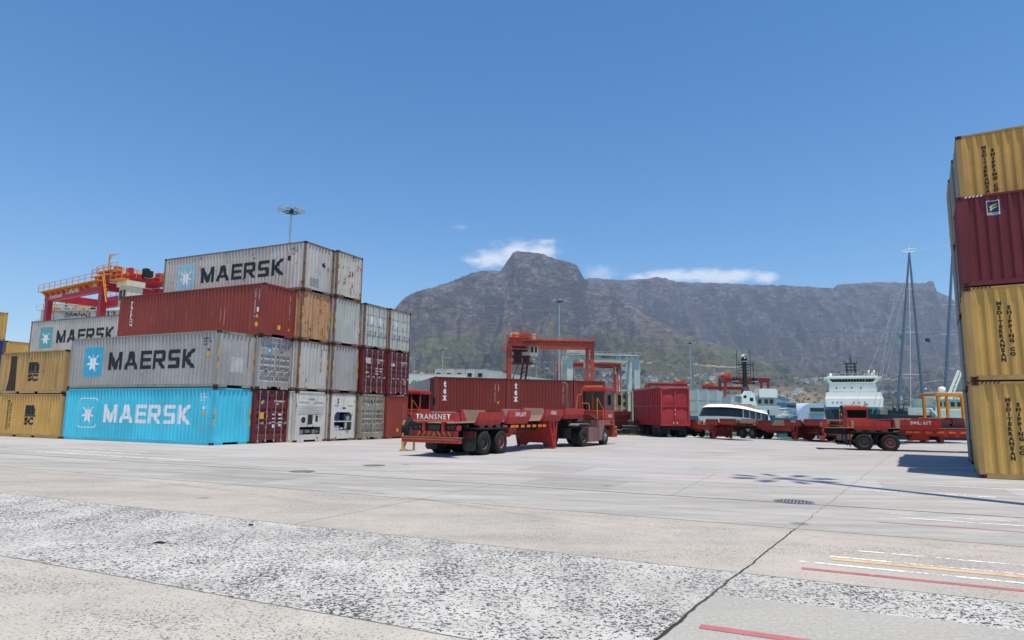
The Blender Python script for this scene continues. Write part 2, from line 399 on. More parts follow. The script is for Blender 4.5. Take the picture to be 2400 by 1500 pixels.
# painted lines (worn) on the slabs, in grid coordinates
def wornpaint(name, h, wear=.5):
    m, t, b = newmat(name); co = t.node('ShaderNodeTexCoord').outputs['Object']
    t.put(b.inputs['Base Color'], t.mix(t.ramp(t.noise(co, 3, 4), .3, .7), lin(h), tuple(min(1, x * 1.2) for x in lin(h)[:3]) + (1,)))
    b.inputs['Roughness'].default_value = .8
    a = t.m('ADD', t.m('MULTIPLY', t.noise(co, 14, 5, .75), .6), t.m('MULTIPLY', t.noise(co, 2, 3), .4))
    t.put(b.inputs['Alpha'], t.ramp(a, .36 + .2 * wear, .40 + .2 * wear, 1, 0) if wear > 0 else 1.)
    return m
PW, PR, PO = wornpaint('road_paint_white', 'e4e4e2', .75), wornpaint('road_paint_red', 'a86463', 1.0), wornpaint('road_paint_orange', 'c6a67c', 1.0)
def strip(pts, wd, mat, z=.004):
    m = MB(); d = Vector((pts[1][0] - pts[0][0], pts[1][1] - pts[0][1], 0)).normalized(); n = Vector((-d.y, d.x, 0)) * wd / 2
    a, b_ = Vector((*pts[0], z)), Vector((*pts[1], z))
    m.quad(a - n, b_ - n, b_ + n, a + n); return m
def gl(s0, s1, t_, wd, mat):
    p = [(UX * s + VX * t_, UY * s + VY * t_) for s in (s0, s1)]
    o = struct('painted_line', strip(p, wd, mat), mat); return o
gl(-.35, 9, 8.73, .11, PR); gl(-.4, 9, 9.12, .07, PW); gl(-.05, 9, 9.48, .15, PO); gl(-.05, 9, 9.63, .07, PW); gl(.3, 9, 10.2, .06, PW)
gl(-1.05, .05, 5.97, .12, PR)
gl(1.0, 9, 13.9, .07, PW); gl(.9, 6, 14.4, .05, PW); gl(.7, 8, 13.15, .05, PR); gl(.6, 3.4, 18.6, .1, PW); gl(.9, 5, 20.9, .08, PW)
gl(-30, -19.5, 16.4, .12, PW); gl(-30, -24.5, 17.6, .1, PW); gl(-30, -25.5, 18.6, .1, PW)

def manhole(x, y, r, label):
    t = thing('manhole_cover', label, 'manhole cover', (x, y, 0), YAW, 'iron covers set in the slabs')
    obj('cover_rim', MB().lathe([(r + .07, .001), (r + .07, .006), (r, .006), (r, .001)], n=28), plain('cast_iron_rim', '6a6866', .7), t)
    m = MB().lathe([(0.0, .004), (r, .004), (r, .001)], n=28)
    for i in range(-4, 5):
        for j in range(-4, 5):
            if math.hypot(i, j) < 4.3: m.box(i * r / 4.8 - .02, i * r / 4.8 + .02, j * r / 4.8 - .02, j * r / 4.8 + .02, .0045, .009, 1)
    obj('cover_plate', m, [plain('cast_iron', '3d3d40', .6), plain('cast_iron_studs', '8f8f90', .5)], t)
manhole(-6.11, 19.76, .30, 'round iron manhole cover left of two, straight ahead before the stacks')
manhole(-4.51, 22.25, .30, 'round iron manhole cover nearest the red semitrailer rear')
manhole(5.94, 14.14, .33, 'large round manhole cover beside the lamp mast shadow')
RUB = plain('rubber_scrap', '141415', .8)
for x, y, a, s_, lb in ((-4.6, 9.0, .3, .09, 'small twisted black rubber scrap on the speckled slab'), (-3.97, 10.45, 1.2, .05, 'tiny black rubber crumb on the speckled slab')):
    m = MB(); m.tube([(-s_, 0, .012), (-s_ * .3, .02, .02), (s_ * .4, -.01, .014), (s_, .025, .02)], [.006, .016, .012, .005], 6)
    o = tag(obj('rubber_scrap', m, RUB), lb, 'scrap'); o.location = (x, y, .002); o.rotation_euler = (0, 0, a)

# ------------------------------------------------------------------ mountain
def lerp_tab(tab, x):
    if x <= tab[0][0]: return tab[0][1]
    for (a, b_), (c, d) in zip(tab, tab[1:]):
        if x <= c: return b_ + (d - b_) * (x - a) / (c - a)
    return tab[-1][1]
def fbm(x, y, z, o=5, h=.9, l=2.1):
    return mn.fractal(Vector((x, y, z)), h, l, o)
def mountain(name, tab, x0, x1, nx, nv, Yr, Yf, prof, amp, seed, mat, back=1500, zfoot=0):
    vs = []; fs = []
    for i in range(nx + 1):
        px = x0 + (x1 - x0) * i / nx
        py = lerp_tab(tab, px)
        yr = lerp_tab(Yr, px) if isinstance(Yr, list) else Yr
        top = at(px, py, yr); H = max(top.z, 5)
        ax = top.x / yr
        HS = sum(max(5, at(px + d, lerp_tab(tab, px + d), yr).z) * wg for d, wg in ((-130, .1), (-80, .15), (-40, .15), (0, .2), (40, .15), (80, .15), (130, .1)))
        for j in range(nv + 5):
            t = j / nv
            if t <= 1:
                Y = Yf + (yr - Yf) * t; k_ = max(0, min(1, (t - .45) / .5)); k_ = k_ * k_ * (3 - 2 * k_); z = (H * k_ + HS * (1 - k_)) * prof(t, px)
                X = ax * Y
                e = min(1, (1 - t) * 9) * min(1, t * 3)
                g = fbm(X / 620 + seed, Y / 900, seed, 6, .8)            # spurs and gullies
                g2 = abs(fbm(X / 260 + seed, Y / 700, seed + 4, 5, .7))  # sharp ravines
                z += H * amp * (g * .6 - g2 * 1.15 + .2) * e
                z += (14 * fbm(X / 60, Y / 90, z / 22, 4, .6) - 26 * abs(fbm(X / 150, Y / 260, seed + 9, 4, .7))) * min(1, t * 4) * min(1, (1 - t) * 12 + .2)
                # horizontal sandstone ledges, stronger toward the cliffs
                q = 38.; fr = (z / q) % 1; led = (fr ** 3 - fr) * q * 1.1 * max(0, min(1, (t - .35) * 2.2)) * (.7 + .5 * fbm(X / 300, 2, Y / 400, 3))
                z += led * min(1, (1 - t) * 14 + .1)
                if j == nv: z = H + 7 * fbm(px / 9, 3, seed, 4, .7)
            else:
                k = (t - 1) * nv / 4; Y = yr + back * k; X = ax * yr * (1 + back * k / yr * .6); z = H * (1 - k) - 30 * k
            vs.append((X, Y, max(z, -20) + zfoot))
    R_ = nv + 5
    for i in range(nx):
        for j in range(R_ - 1): fs.append((i * R_ + j, (i + 1) * R_ + j, (i + 1) * R_ + j + 1, i * R_ + j + 1))
    me = bpy.data.meshes.new(name); me.from_pydata(vs, [], fs); me.polygons.foreach_set('use_smooth', [True] * len(fs)); me.materials.append(mat)
    o = bpy.data.objects.new(name, me); col.objects.link(o); o['kind'] = 'structure'
    return o
def rock_material(name, low, mid_, high, zlow, zhigh, light):
    m, t, b = newmat(name)
    g = t.node('ShaderNodeNewGeometry'); P = g.outputs['Position']; N = g.outputs['Normal']
    sx = t.node('ShaderNodeSeparateXYZ'); t.put(sx.inputs[0], P); z = sx.outputs[2]
    sn = t.node('ShaderNodeSeparateXYZ'); t.put(sn.inputs[0], N); nz = sn.outputs[2]
    n1 = t.noise(P, .0022, 8, .62); n2 = t.noise(P, .02, 8, .68)
    strata = t.noise(t.vm('MULTIPLY', P, (.0055, .0055, .03)), 1, 7, .72)
    zz = t.m('ADD', z, t.m('MULTIPLY', t.m('SUBTRACT', n1, .5), 420))
    c = t.mix(t.ramp(zz, zlow, zlow + 150), lin(low), lin(mid_))
    c = t.mix(t.ramp(zz, zhigh - 100, zhigh + 120), c, lin(high))
    up = t.ramp(zz, zlow - 60, zhigh, .15, 1)
    rk = t.noise(t.vm('MULTIPLY', P, (.021, .021, .029)), 1, 10, .8)
    c = t.mix(t.m('MULTIPLY', t.ramp(rk, .50, .60), t.m('MULTIPLY', up, .75)), c, lin(light))
    c = t.mix(t.m('MULTIPLY', t.ramp(rk, .47, .38), t.m('MULTIPLY', up, .85)), c, lin('1f1e1f'))
    c = t.mix(t.m('MULTIPLY', t.ramp(strata, .53, .62), t.m('MULTIPLY', up, .6)), c, lin('232225'))
    big = t.noise(t.vm('MULTIPLY', P, (.0075, .0015, .004)), 1, 7, .62, .6)
    c = t.mix(t.m('MULTIPLY', t.ramp(big, .5, .64), .6), c, lin('262729'))
    c = t.mix(t.m('MULTIPLY', t.ramp(n2, .54, .66), .5), c, lin('2a2b26'))
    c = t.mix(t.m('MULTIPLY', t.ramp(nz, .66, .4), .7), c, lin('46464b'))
    # dark pine plantations and pale tracks low on the slope
    c = t.mix(t.m('MULTIPLY', t.ramp(t.noise(P, .0035, 5, .6), .6, .64), t.ramp(z, 380, 250)), c, lin('26301f'))
    tr = t.line(t.m('ADD', z, t.m('MULTIPLY', t.noise(P, .0018, 4), 140)), 300, 4)
    tr2 = t.line(t.m('ADD', z, t.m('MULTIPLY', t.noise(P, .0025, 4), 190)), 205, 3)
    c = t.mix(t.m('MULTIPLY', t.m('MAXIMUM', tr, tr2), t.ramp(t.noise(P, .003, 2), .45, .55)), c, lin('b4a58f'))
    c = t.mix(t.m('MULTIPLY', t.ramp(t.noise(t.vm('MULTIPLY', P, (.02, .008, .01)), 1, 8, .75), .5, .6), t.m('MULTIPLY', t.m('SUBTRACT', 1., up), .5)), c, lin('77745c'))
    c = t.mix(t.m('MULTIPLY', t.ramp(t.noise(P, .0021, 4), .46, .56), t.m('MULTIPLY', t.ramp(z, 150, 70), .85)), c, lin('9c8a6c'))
    hv = t.node('ShaderNodeHueSaturation'); hv.inputs['Value'].default_value = 1.22; hv.inputs['Saturation'].default_value = 1.1; t.put(hv.inputs['Color'], c); c = hv.outputs[0]
    t.put(b.inputs['Base Color'], c); b.inputs['Roughness'].default_value = .95; b.inputs['Specular IOR Level'].default_value = .1
    bp = t.node('ShaderNodeBump'); bp.inputs['Strength'].default_value = 1.0; bp.inputs['Distance'].default_value = 40
    t.put(bp.inputs['Height'], t.m('ADD', n2, t.m('MULTIPLY', strata, 1.1))); t.put(b.inputs['Normal'], bp.outputs[0])
    return m
FRONT = [(150,965),(500,940),(700,890),(800,835),(860,790),(900,748),(926,722),(940,706),(960,690),(985,681),(1010,675),(1060,659),(1090,646),(1112,638),(1140,634),(1165,634),(1174,638),(1178,628),(1190,609),(1203,593),(1212,588),(1240,591),(1270,594),(1300,606),(1340,616),(1352,621),(1362,640),(1370,655),(1385,660),(1430,690),(1480,716),(1540,752),(1600,782),(1660,800),(1740,826),(1820,858),(1880,880),(1940,905),(2000,926),(2100,945),(2300,955),(2500,960)]
BACK = [(900,760),(1200,700),(1340,656),(1380,653),(1400,652),(1440,656),(1480,656),(1520,653),(1540,649),(1560,652),(1585,661),(1640,663),(1700,664),(1760,667),(1800,668),(1850,669),(1920,674),(1952,676),(1962,667),(2000,664),(2060,661),(2120,662),(2165,664),(2172,662),(2178,658),(2188,660),(2191,672),(2196,684),(2214,690),(2228,697),(2246,716),(2300,740),(2400,770),(2520,790)]
def pf(t, px):   # gentle foot, steep cliffs
    cl = .30 - .2 * max(0, min(1, (px - 1300) / 260))
    return (1 - cl) * t ** 1.55 + cl * max(0, min(1, (t - .86) / .12)) ** .8
def pb(t, px): return .60 * t ** 1.7 + .40 * max(0, min(1, (t - .80) / .17)) ** .75
mountain('mountain', FRONT, 150, 2500, 520, 190, [(150, 3000), (900, 3700), (1200, 4200), (1400, 4300), (1600, 3700), (2000, 2600), (2500, 2200)], 1500, pf, .22, 3.1,
         rock_material('fynbos_slope', '585a43', '5f5652', '585659', 330, 600, '8d857e'))
mountain('plateau_mountain', BACK, 1150, 2520, 420, 170, 5900, 2400, pb, .20, 11.7,
         rock_material('plateau_rock', '4f4d3c', '575048', '56545a', 150, 620, '7f7c7c'))
# harbour haze
if HAZE:
    hz = MB().box(-13500, 13500, -400, 9500, -6, 1500)
    hm = bpy.data.materials.new('haze'); hm.use_nodes = True; ht = hm.node_tree; ht.nodes.clear()
    ho = ht.nodes.new('ShaderNodeOutputMaterial'); hv = ht.nodes.new('ShaderNodeVolumePrincipled')
    hv.inputs['Color'].default_value = (.62, .78, 1, 1); hv.inputs['Density'].default_value = HAZE; hv.inputs['Anisotropy'].default_value = .2
    ht.links.new(hv.outputs[0], ho.inputs['Volume'])
    o = obj('haze', hz, hm); o['kind'] = 'stuff'
# sky with three small cloud banks over the ridge, set by world direction
def clouds():
    t = NT(wt); g = t.node('ShaderNodeTexCoord').outputs['Generated']
    sp = t.node('ShaderNodeSeparateXYZ'); t.put(sp.inputs[0], g)
    az = t.m('ARCTAN2', sp.outputs[0], sp.outputs[1]); el = t.m('ARCSINE', sp.outputs[2])
    cx = t.node('ShaderNodeCombineXYZ'); t.put(cx.inputs[0], t.m('MULTIPLY', az, 38)); t.put(cx.inputs[1], t.m('MULTIPLY', el, 70))
    n = t.noise(cx.outputs[0], 1, 7, .62)
    tot = None
    for pts, strength, flat in CL:
        m_ = None
        for px, py, rx, ry, k in pts:
            p = at(px, py, 1000); a0 = math.atan2(p.x, p.y); e0 = math.atan2(p.z - HC, math.hypot(p.x, p.y))
            da = t.m('DIVIDE', t.m('SUBTRACT', az, a0), rx / FPX); de = t.m('DIVIDE', t.m('SUBTRACT', el, e0), ry / FPX)
            d = t.m('SQRT', t.m('ADD', t.m('MULTIPLY', da, da), t.m('MULTIPLY', de, de)))
            q = t.m('MULTIPLY', t.m('SUBTRACT', 1., d), k); m_ = q if m_ is None else t.m('MAXIMUM', m_, q)
        v = t.m('MULTIPLY', t.ramp(t.m('ADD', m_, t.m('MULTIPLY', t.m('SUBTRACT', n, .5), 1.25)), 0., .8), strength)
        tot = v if tot is None else t.m('MAXIMUM', tot, v)
    hs = t.node('ShaderNodeHueSaturation'); hs.inputs['Saturation'].default_value = 1.34; hs.inputs['Value'].default_value = 1.0; t.put(hs.inputs['Color'], SKY.outputs[0])
    return t.mix(tot, hs.outputs[0], (6.6, 6.8, 7.3, 1))
CL = [([(1215, 598, 95, 42, 1), (1150, 608, 62, 28, .9), (1262, 592, 66, 32, .9), (1275, 568, 48, 14, .5), (1118, 611, 44, 16, .7)], .78, 0),
      ([(1408, 640, 50, 26, .8)], .35, 0), ([(1082, 532, 26, 8, .7)], .25, 0),
      ([(1560, 647, 90, 20, 1), (1640, 646, 90, 22, 1), (1720, 648, 90, 22, 1), (1790, 650, 38, 16, .9), (1500, 650, 50, 14, .7)], .75, 0)]
wt.links.new(clouds(), WB.inputs[0])
# ------------------------------------------------------------------ shipping containers
CW = 2.438
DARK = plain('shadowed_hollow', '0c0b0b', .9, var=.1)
ROD = plain('galvanised_rod', 'a7a49e', .5, .3)
def folds(a0, a1):
    """profile of the trapezoid-corrugated sheet between a0 and a1 -> [(a, depth)]"""
    per = .278; n = max(1, int((a1 - a0 - .12) / per)); off = (a1 - a0 - n * per) / 2
    pts = [(a0, .014)]
    for i in range(n):
        b = a0 + off + i * per
        pts += [(b + .035, .014), (b + .088, .064), (b + .190, .064), (b + .243, .014)]
    pts.append((a1, .014)); return pts
def depth_at(pts, a):
    if a <= pts[0][0]: return pts[0][1]
    for (p, q), (r, s) in zip(pts, pts[1:]):
        if a <= r: return q + (s - q) * (a - p) / (r - p)
    return pts[-1][1]
GEO = {}
def geo(key, fn):
    if key not in GEO: GEO[key] = fn()
    return GEO[key]
def frame_mesh(L, H):
    m = MB(); W = CW
    for x in (0, L):
        sx = 1 if x == 0 else -1
        for y in (0, W):
            sy = 1 if y == 0 else -1
            m.box(x + sx * .004, x + sx * .15, y + sy * .004, y + sy * .09, .118, H - .118)          # corner post
            for z in (0, H - .118):
                m.box(x - sx * .003, x + sx * .178, y - sy * .003, y + sy * .162, z, z + .118, 1)   # casting
                m.lathe([(.034, -.001), (.034, .001), (0, .001)], (x + sx * .085, y - sy * .0045, z + .06), 'Y', 8, 2)
                m.lathe([(.034, -.001), (.034, .001), (0, .001)], (x - sx * .0045, y + sy * .08, z + .06), 'X', 8, 2)
        m.box(x + sx * .006, x + sx * .10, .162, W - .162, H - .105, H - .008)    # header
        if L > 9 and x == L:
            m.box(L - .10, L - .004, .162, .72, .012, .15); m.box(L - .10, L - .004, 1.72, W - .162, .012, .15)
        else: m.box(x + sx * .004, x + sx * .10, .162, W - .162, .012, .15)
    for y in (0, W):
        sy = 1 if y == 0 else -1
        m.box(.178, L - .178, y + sy * .006, y + sy * .07, H - .072, H - .01)     # top side rail
        if L < 9:
            for a, b in ((.178, 2.0), (2.36, 3.9), (4.26, L - .178)): m.box(a, b, y + sy * .01, y + sy * .06, .02, .165)
            m.box(.178, L - .178, y + sy * .012, y + sy * .06, .125, .165)
        else: m.box(.178, L - .178, y + sy * .01, y + sy * .06, .015, .165)
    m.box(.15, L - .15, .075, W - .075, .14, .17, 2)
    return m.mesh('frame')
def sheet(pts, z0, z1, f):
    """corrugated sheet; folds run vertically; f(a, depth, z)"""
    m = MB(); zs = [z0, z1]
    vs = [f(a, d, z) for z in zs for a, d in pts]; n = len(pts)
    m.add(vs, [(i, i + 1, n + i + 1, n + i) for i in range(n - 1)])
    return m
def side_mesh(L, H, far):
    pts = folds(.15, L - .15)
    return sheet(pts, .14, H - .06, (lambda a, d, z: (a, CW - d, z)) if far else (lambda a, d, z: (a, d, z))).mesh('side_panel')
def end_mesh(L, H, x0):
    pts = folds(.09, CW - .09)
    return sheet(pts, .12, H - .09, (lambda a, d, z: (d, a, z)) if x0 else (lambda a, d, z: (L - d, a, z))).mesh('end_panel')
def roof_mesh(L, H):
    m = MB(); n = int(L / .35); vs = []
    for i in range(n + 1):
        x = .06 + (L - .12) * i / n; z = H - .012 - (.014 if i % 2 else 0); vs += [(x, .05, z), (x, CW - .05, z)]
    m.add(vs, [(2 * i, 2 * i + 1, 2 * i + 3, 2 * i + 2) for i in range(n)])
    return m.mesh('roof')
def door_mesh(L, H, half, smooth):
    y0, y1 = (.10, CW / 2 - .008) if half == 0 else (CW / 2 + .008, CW - .10)
    z0, z1 = .17, H - .12; m = MB(); X = L - .03
    prof = [(z0, 0), (z0 + .10, 0)]; hgt = z1 - z0
    rec = [(.10, .20), (.31, .41), (.44, .54), (.57, .66), (.80, .91)] if not smooth else [(.24, .27), (.48, .51), (.74, .77)]
    dp = .055 if not smooth else .03
    for a, b in rec: prof += [(z0 + a * hgt, 0), (z0 + a * hgt + .05, dp), (z0 + b * hgt - .05, dp), (z0 + b * hgt, 0)] if not smooth else [(z0 + a * hgt, 0), (z0 + a * hgt + .01, dp), (z0 + b * hgt - .01, dp), (z0 + b * hgt, 0)]
    prof += [(z1, 0)]
    ya, yb = y0 + .07, y1 - .07
    vs = [(X - d, y, z) for z, d in prof for y in (ya, yb)]
    m.add(vs, [(2 * i, 2 * i + 1, 2 * i + 3, 2 * i + 2) for i in range(len(prof) - 1)])
    m.box(X - .06, X + .004, y0, ya + .004, z0, z1); m.box(X - .06, X + .004, yb - .004, y1, z0, z1)
    m.box(X - .05, X + .003, ya, yb, z0 - .02, z0 + .03); m.box(X - .05, X + .003, ya, yb, z1 - .03, z1 + .01)
    ye = y0 if half == 0 else y1; s_ = -1 if half == 0 else 1
    for k in (.08, .36, .64, .92): m.box(X - .02, X + .014, ye - .05 * s_, ye + .055 * s_, z0 + hgt * k - .04, z0 + hgt * k + .04)   # hinges
    return m.mesh('door')
def rod_mesh(L, H, y):
    m = MB(); X = L + .006
    m.tube([(X, y, .13), (X, y, H - .09)], .017, 6)
    for z in (.16, .85, 1.7, H - .16): m.box(X - .04, X + .012, y - .05, y + .05, z - .025, z + .025)
    m.box(X - .005, X + .03, y - .02, y + .30, 1.06, 1.10); m.box(X - .03, X + .02, y + .22, y + .34, 1.02, 1.15)
    m.box(X - .02, X + .02, y - .045, y + .045, .06, .15); m.box(X - .02, X + .02, y - .045, y + .045, H - .12, H - .05)
    return m.mesh('lock_rod')

def container(label, loc, rz, L, H, body, frm, near='panel', far='panel', group=None, cat='shipping container', light=False):
    t = thing('shipping_container', label, cat, loc, rz, group)
    rust_c = MATS['casting_steel']
    obj('frame', geo(('f', L, H), lambda: frame_mesh(L, H)), [frm, rust_c, DARK], t)
    obj('side_panel', geo(('s', L, H, 0), lambda: side_mesh(L, H, 0)), body, t)
    if not light: obj('side_panel', geo(('s', L, H, 1), lambda: side_mesh(L, H, 1)), body, t)
    obj('roof', geo(('r', L, H), lambda: roof_mesh(L, H)), body, t)
    if near in ('doors', 'smooth_doors'):
        for h in (0, 1):
            sm = near == 'smooth_doors'
            d = obj('door', geo(('d', L, H, h, sm), lambda: door_mesh(L, H, h, sm)), body, t)
            for q in ((.34, .88) if h == 0 else (1.50, 2.02)):
                obj('lock_rod', geo(('k', L, H, q), lambda: rod_mesh(L, H, q)), ROD if not sm else MATS['worn_rod'], d)
    elif near == 'panel': obj('end_panel', geo(('e', L, H, 0), lambda: end_mesh(L, H, 0)), body, t)
    if far == 'panel': obj('end_panel', geo(('e', L, H, 1), lambda: end_mesh(L, H, 1)), body, t)
    elif far == 'doors':
        m = MB(); m.box(.02, .07, .1, 1.211, .16, H - .11); m.box(.02, .07, 1.227, CW - .1, .16, H - .11)
        d = obj('end_doors', m, body, t)
        k = MB()
        for y in (.34, .88, 1.5, 2.02):
            k.tube([(-.006, y, .13), (-.006, y, H - .09)], .018, 6)
            for z in (.16, .85, 1.7, H - .16): k.box(-.014, .03, y - .05, y + .05, z - .03, z + .03)
            k.box(-.03, 0, y, y + .3, 1.06, 1.1)
        obj('lock_rods', k, ROD, d)
    t['L'] = L; t['H'] = H
    return t
def on_side(t, name, me, mat, off=.004):
    pts = folds(.15, t['L'] - .15)
    return lay(name, me, mat, t, lambda a, z: (a, depth_at(pts, a) - off, z), [p[0] for p in pts])
def on_end(t, name, me, mat, off=.004, flat=False):
    pts = folds(.09, CW - .09); L = t['L']
    if flat: return lay(name, me, mat, t, lambda a, z: (L - .03 + .006, a, z))
    return lay(name, me, mat, t, lambda a, z: (L - depth_at(pts, a) + off, a, z), [p[0] for p in pts])
def maersk_side(t, ink, box_mat, star_mat, outline=False):
    zt = 0
    if outline:
        o_ = rrect(1.30, 2.92, .68, 2.36, .22); i_ = rrect(1.35, 2.87, .73, 2.31, .18); n = len(o_)
        ps = [[o_[k], o_[(k + 1) % n], i_[(k + 1) % n], i_[k]] for k in range(n) if not (k in (19, 0, 1, 2) and False)]
        on_side(t, 'logo_outline', poly_mesh([p for k, p in enumerate(ps) if k != 19]), box_mat)
    else: on_side(t, 'logo_square', poly_mesh([rrect(1.28, 2.93, .64, 2.34, .14)]), box_mat, .003)
    sm = star_mesh()
    for v in sm.vertices: v.co.x = 2.11 + v.co.x * .64; v.co.y = 1.46 + v.co.y * .66
    on_side(t, 'logo_star', sm, star_mat, .007)
    on_side(t, 'lettering', fit(word('MAERSK'), 3.5, 10.6, 1.0, 2.0), ink, .006)
def tri_mark(t, a, z, s=.2, end=False):
    me = poly_mesh([[(a - s / 2, z), (a + s / 2, z), (a, z + s)]])
    (on_end if end else on_side)(t, 'warning_sticker', me, YEL, .008)
def side_text(t, txt, a0, z0, h, mat, bold=.02, name='marking', a1=None):
    return on_side(t, name, fit(font_mesh(txt, bold), a0, a1, z0, z0 + h), mat, .006)
def vert_text(t, txt, a, z0, z1, wd, mat, bold=.03, end=False, name='lettering'):
    return (on_end if end else on_side)(t, name, fit(column_mesh(txt, bold), a - wd / 2, a + wd / 2, z0, z1), mat, .006)
def hazard(t, end=True):
    m = MB(); H = t['H']; L = t['L']
    for y0 in (.17, CW - .17 - .5):
        for i in range(5):
            a = y0 + i * .1
            m.quad((L - .002, a, H - .1), (L - .002, a + .05, H - .1), (L - .002, a + .09, H - .02), (L - .002, a + .04, H - .02))
    obj('height_marking', m, BRN, t)
def msc_logo(t, x, z, ink):
    k = 1.0
    m1 = fit(font_mesh('m', .09), x - .5, x + .5, z + .62, z + 1.22); on_side(t, 'logo', m1, ink, .006)
    on_side(t, 'logo', poly_mesh([[(x - .62, z + .52), (x + .55, z + .52), (x + .6, z + .60), (x - .55, z + .60)]]), ink, .006)
    m2 = fit(font_mesh('SC', .06), x - .48, x + .48, z + .02, z + .48); on_side(t, 'logo', m2, ink, .006)
def yellow_strips(t):
    for y in (.05, CW - .05):
        m = MB(); m.box(t['L'] + .0, t['L'] + .003, y - .035, y + .035, .9, 1.95); o = obj('height_strip', m, YEL, t)
        k = MB(); k.box(t['L'] + .003, t['L'] + .005, y - .02, y + .02, 1.3, 1.55); obj('strip_lettering', k, BRN, o)

paint('casting_steel', '4a2f26', .35, .6, .8); plain('worn_rod', '9b9a94', .6, .2)
P_CYAN = paint('container_cyan', '4ac4dc', .0, .12, .45); P_CYANF = paint('container_cyan_frame', '48b6d0', .05, .3)
P_GREY = paint('container_grey', 'a3a19d', .2, .35); P_GREYF = paint('container_grey_frame', '93907f', .35, .5)
P_GREY2 = paint('container_pale_grey', 'b9b5ae', .32, .45); P_WGREY = paint('container_light_grey', 'b3b5ae', .26, .3)
P_MAR = paint('container_maroon', '883a2f', .0, .3, .55); P_MARD = paint('container_dark_maroon', '6a2a2e', .03, .3, .5); P_RED = paint('container_oxide_red', '8a3a2c', .05, .3)
P_YEL = paint('container_mustard', 'cba157', .05, .3); P_YELD = paint('container_stained_mustard', 'b8935a', .30, 1.0); P_YELF = paint('container_mustard_frame', 'b08d58', .12, .5)
P_TAN = paint('container_rusty_tan', 'b8906a', .5, .8, .7, '8a5230'); P_SPOT = paint('container_spotted_grey', 'bbb8ac', .52, .3, .6, '6a3a20'); P_RUSTF = paint('container_rusty_frame', '7f6a5a', .62, .7, .8)
P_WHT = paint('container_white', 'd2cfc4', .34, .35); P_WHTD = paint('container_dull_white', 'bcbdb6', .2, .4); P_BEI = paint('container_beige_grey', '98917f', .42, .8)
P_GRN = paint('container_shade_grey', '747a7c', .15, .5); P_GBLU = paint('container_blue', '1f3468', .05, .3)
P_BROWN = paint('container_brown', '7a5a34', .3, .6)

P0 = (-14.981, 33.457)
TC = [0, 2.455, 4.955, 7.455, 10.02, 12.50]; EC = [0, .28, .785, 1.085, 1.351, 1.532]
ZT = [0, 2.925, 5.85, 8.775]; HQ = 2.896; LF = 12.192
def left(label, c, k, body, frm, near='panel', e=None, L=LF, H=HQ, **kw):
    s_ = EC[c] if e is None else e
    x, y = grid(s_ - L, TC[c], P0)
    return container(label, (x, y, ZT[k]), YAW, L, H, body, frm, near, **kw)
GL = 'containers of the tall left stack'
c = left('bright cyan container with white lettering and star, at ground level', 0, 0, P_CYAN, P_CYANF, group=GL)
maersk_side(c, WHT, WHT, WHT, True); side_text(c, 'MRKU\n87 588\n45G1', 11.15, 2.2, .42, WHT); side_text(c, '45', 11.35, 1.8, .16, WHT); tri_mark(c, 11.45, 1.5, .24); side_text(c, '5', 11.4, .75, .14, MATS['marking_yellow'])
vert_text(c, 'MRKU 870588 45G1', 2.02, 1.05, 2.55, .07, WHT, end=True, name='marking'); hazard(c); yellow_strips(c)
c = left('grey container with dark lettering and blue star, resting on the bright cyan one', 0, 1, P_GREY, P_GREYF, group=GL)
maersk_side(c, INK, STARBLUE, WHT); side_text(c, 'MSKU 0\n402 1402\n45G1', 11.1, 2.15, .42, INK); side_text(c, '45', 11.4, 1.85, .14, INK); tri_mark(c, 11.45, 1.6, .24)
vert_text(c, 'MSKU 402140', 2.02, 1.1, 2.5, .07, INK, end=True, name='marking'); hazard(c); yellow_strips(c)
on_end(c, 'paint_patch', poly_mesh([[(.85, .8), (1.75, .8), (1.75, 1.6), (.85, 1.6)]]), plain('fresh_grey_patch', 'b3b6b2', .5), .005)
c = left('dark maroon container with doors and flame sticker, right of the cyan one', 1, 0, P_MARD, P_MARD, 'doors', e=.2, group=GL)
on_end(c, 'logo_sticker', poly_mesh([[(.42, 2.02), (.7, 2.02), (.7, 2.42), (.42, 2.42)]]), plain('sticker_navy', '1c2c5c', .5), flat=True)
def flame(t, a, z, s, f, parent_mat=None):
    ps = []
    for dz in (0, .32):
        top = [(.15, .18 + dz), (.3, .42 + dz), (.55, .52 + dz), (.9, .6 + dz)]; bot = [(.9, .48 + dz), (.6, .38 + dz), (.4, .26 + dz), (.3, .05 + dz)]
        ps += [[top[i], top[i + 1], bot[2 - i], bot[3 - i]] for i in range(3)]
    me = poly_mesh([[(a + x * s, z + y * s) for x, y in p] for p in ps]); return me
L_ = c['L']; lay('logo', flame(c, .42, 2.06, .28, 0), plain('sticker_yellow', 'd8cf52', .5), c, lambda a, z: (L_ - .03 + .009, a, z))
on_end(c, 'marking', fit(font_mesh('TTNU 488206 9\n   45G1', .02), 1.4, 2.2, 2.08, 2.34), WHT, flat=True)
for a0, a1, z0, z1 in ((1.32, 1.5, 1.52, 1.58), (1.75, 2.0, 1.5, 1.6), (1.32, 1.5, 1.3, 1.36), (1.78, 2.02, 1.3, 1.37), (1.32, 1.52, 1.12, 1.16), (1.78, 2.02, 1.08, 1.16), (1.35, 1.5, .82, 1.0), (1.78, 2.0, .9, 1.02)):
    on_end(c, 'sticker', poly_mesh([[(a0, z0), (a1, z0), (a1, z1), (a0, z1)]]), WHT, flat=True)
on_end(c, 'warning_sticker', poly_mesh([[(.36, 1.32), (.7, 1.32), (.7, 1.66), (.36, 1.66)]]), YEL, flat=True)
on_end(c, 'warning_sticker', poly_mesh([[(.86, 1.42), (1.04, 1.42), (.95, 1.6)]]), YEL, flat=True)
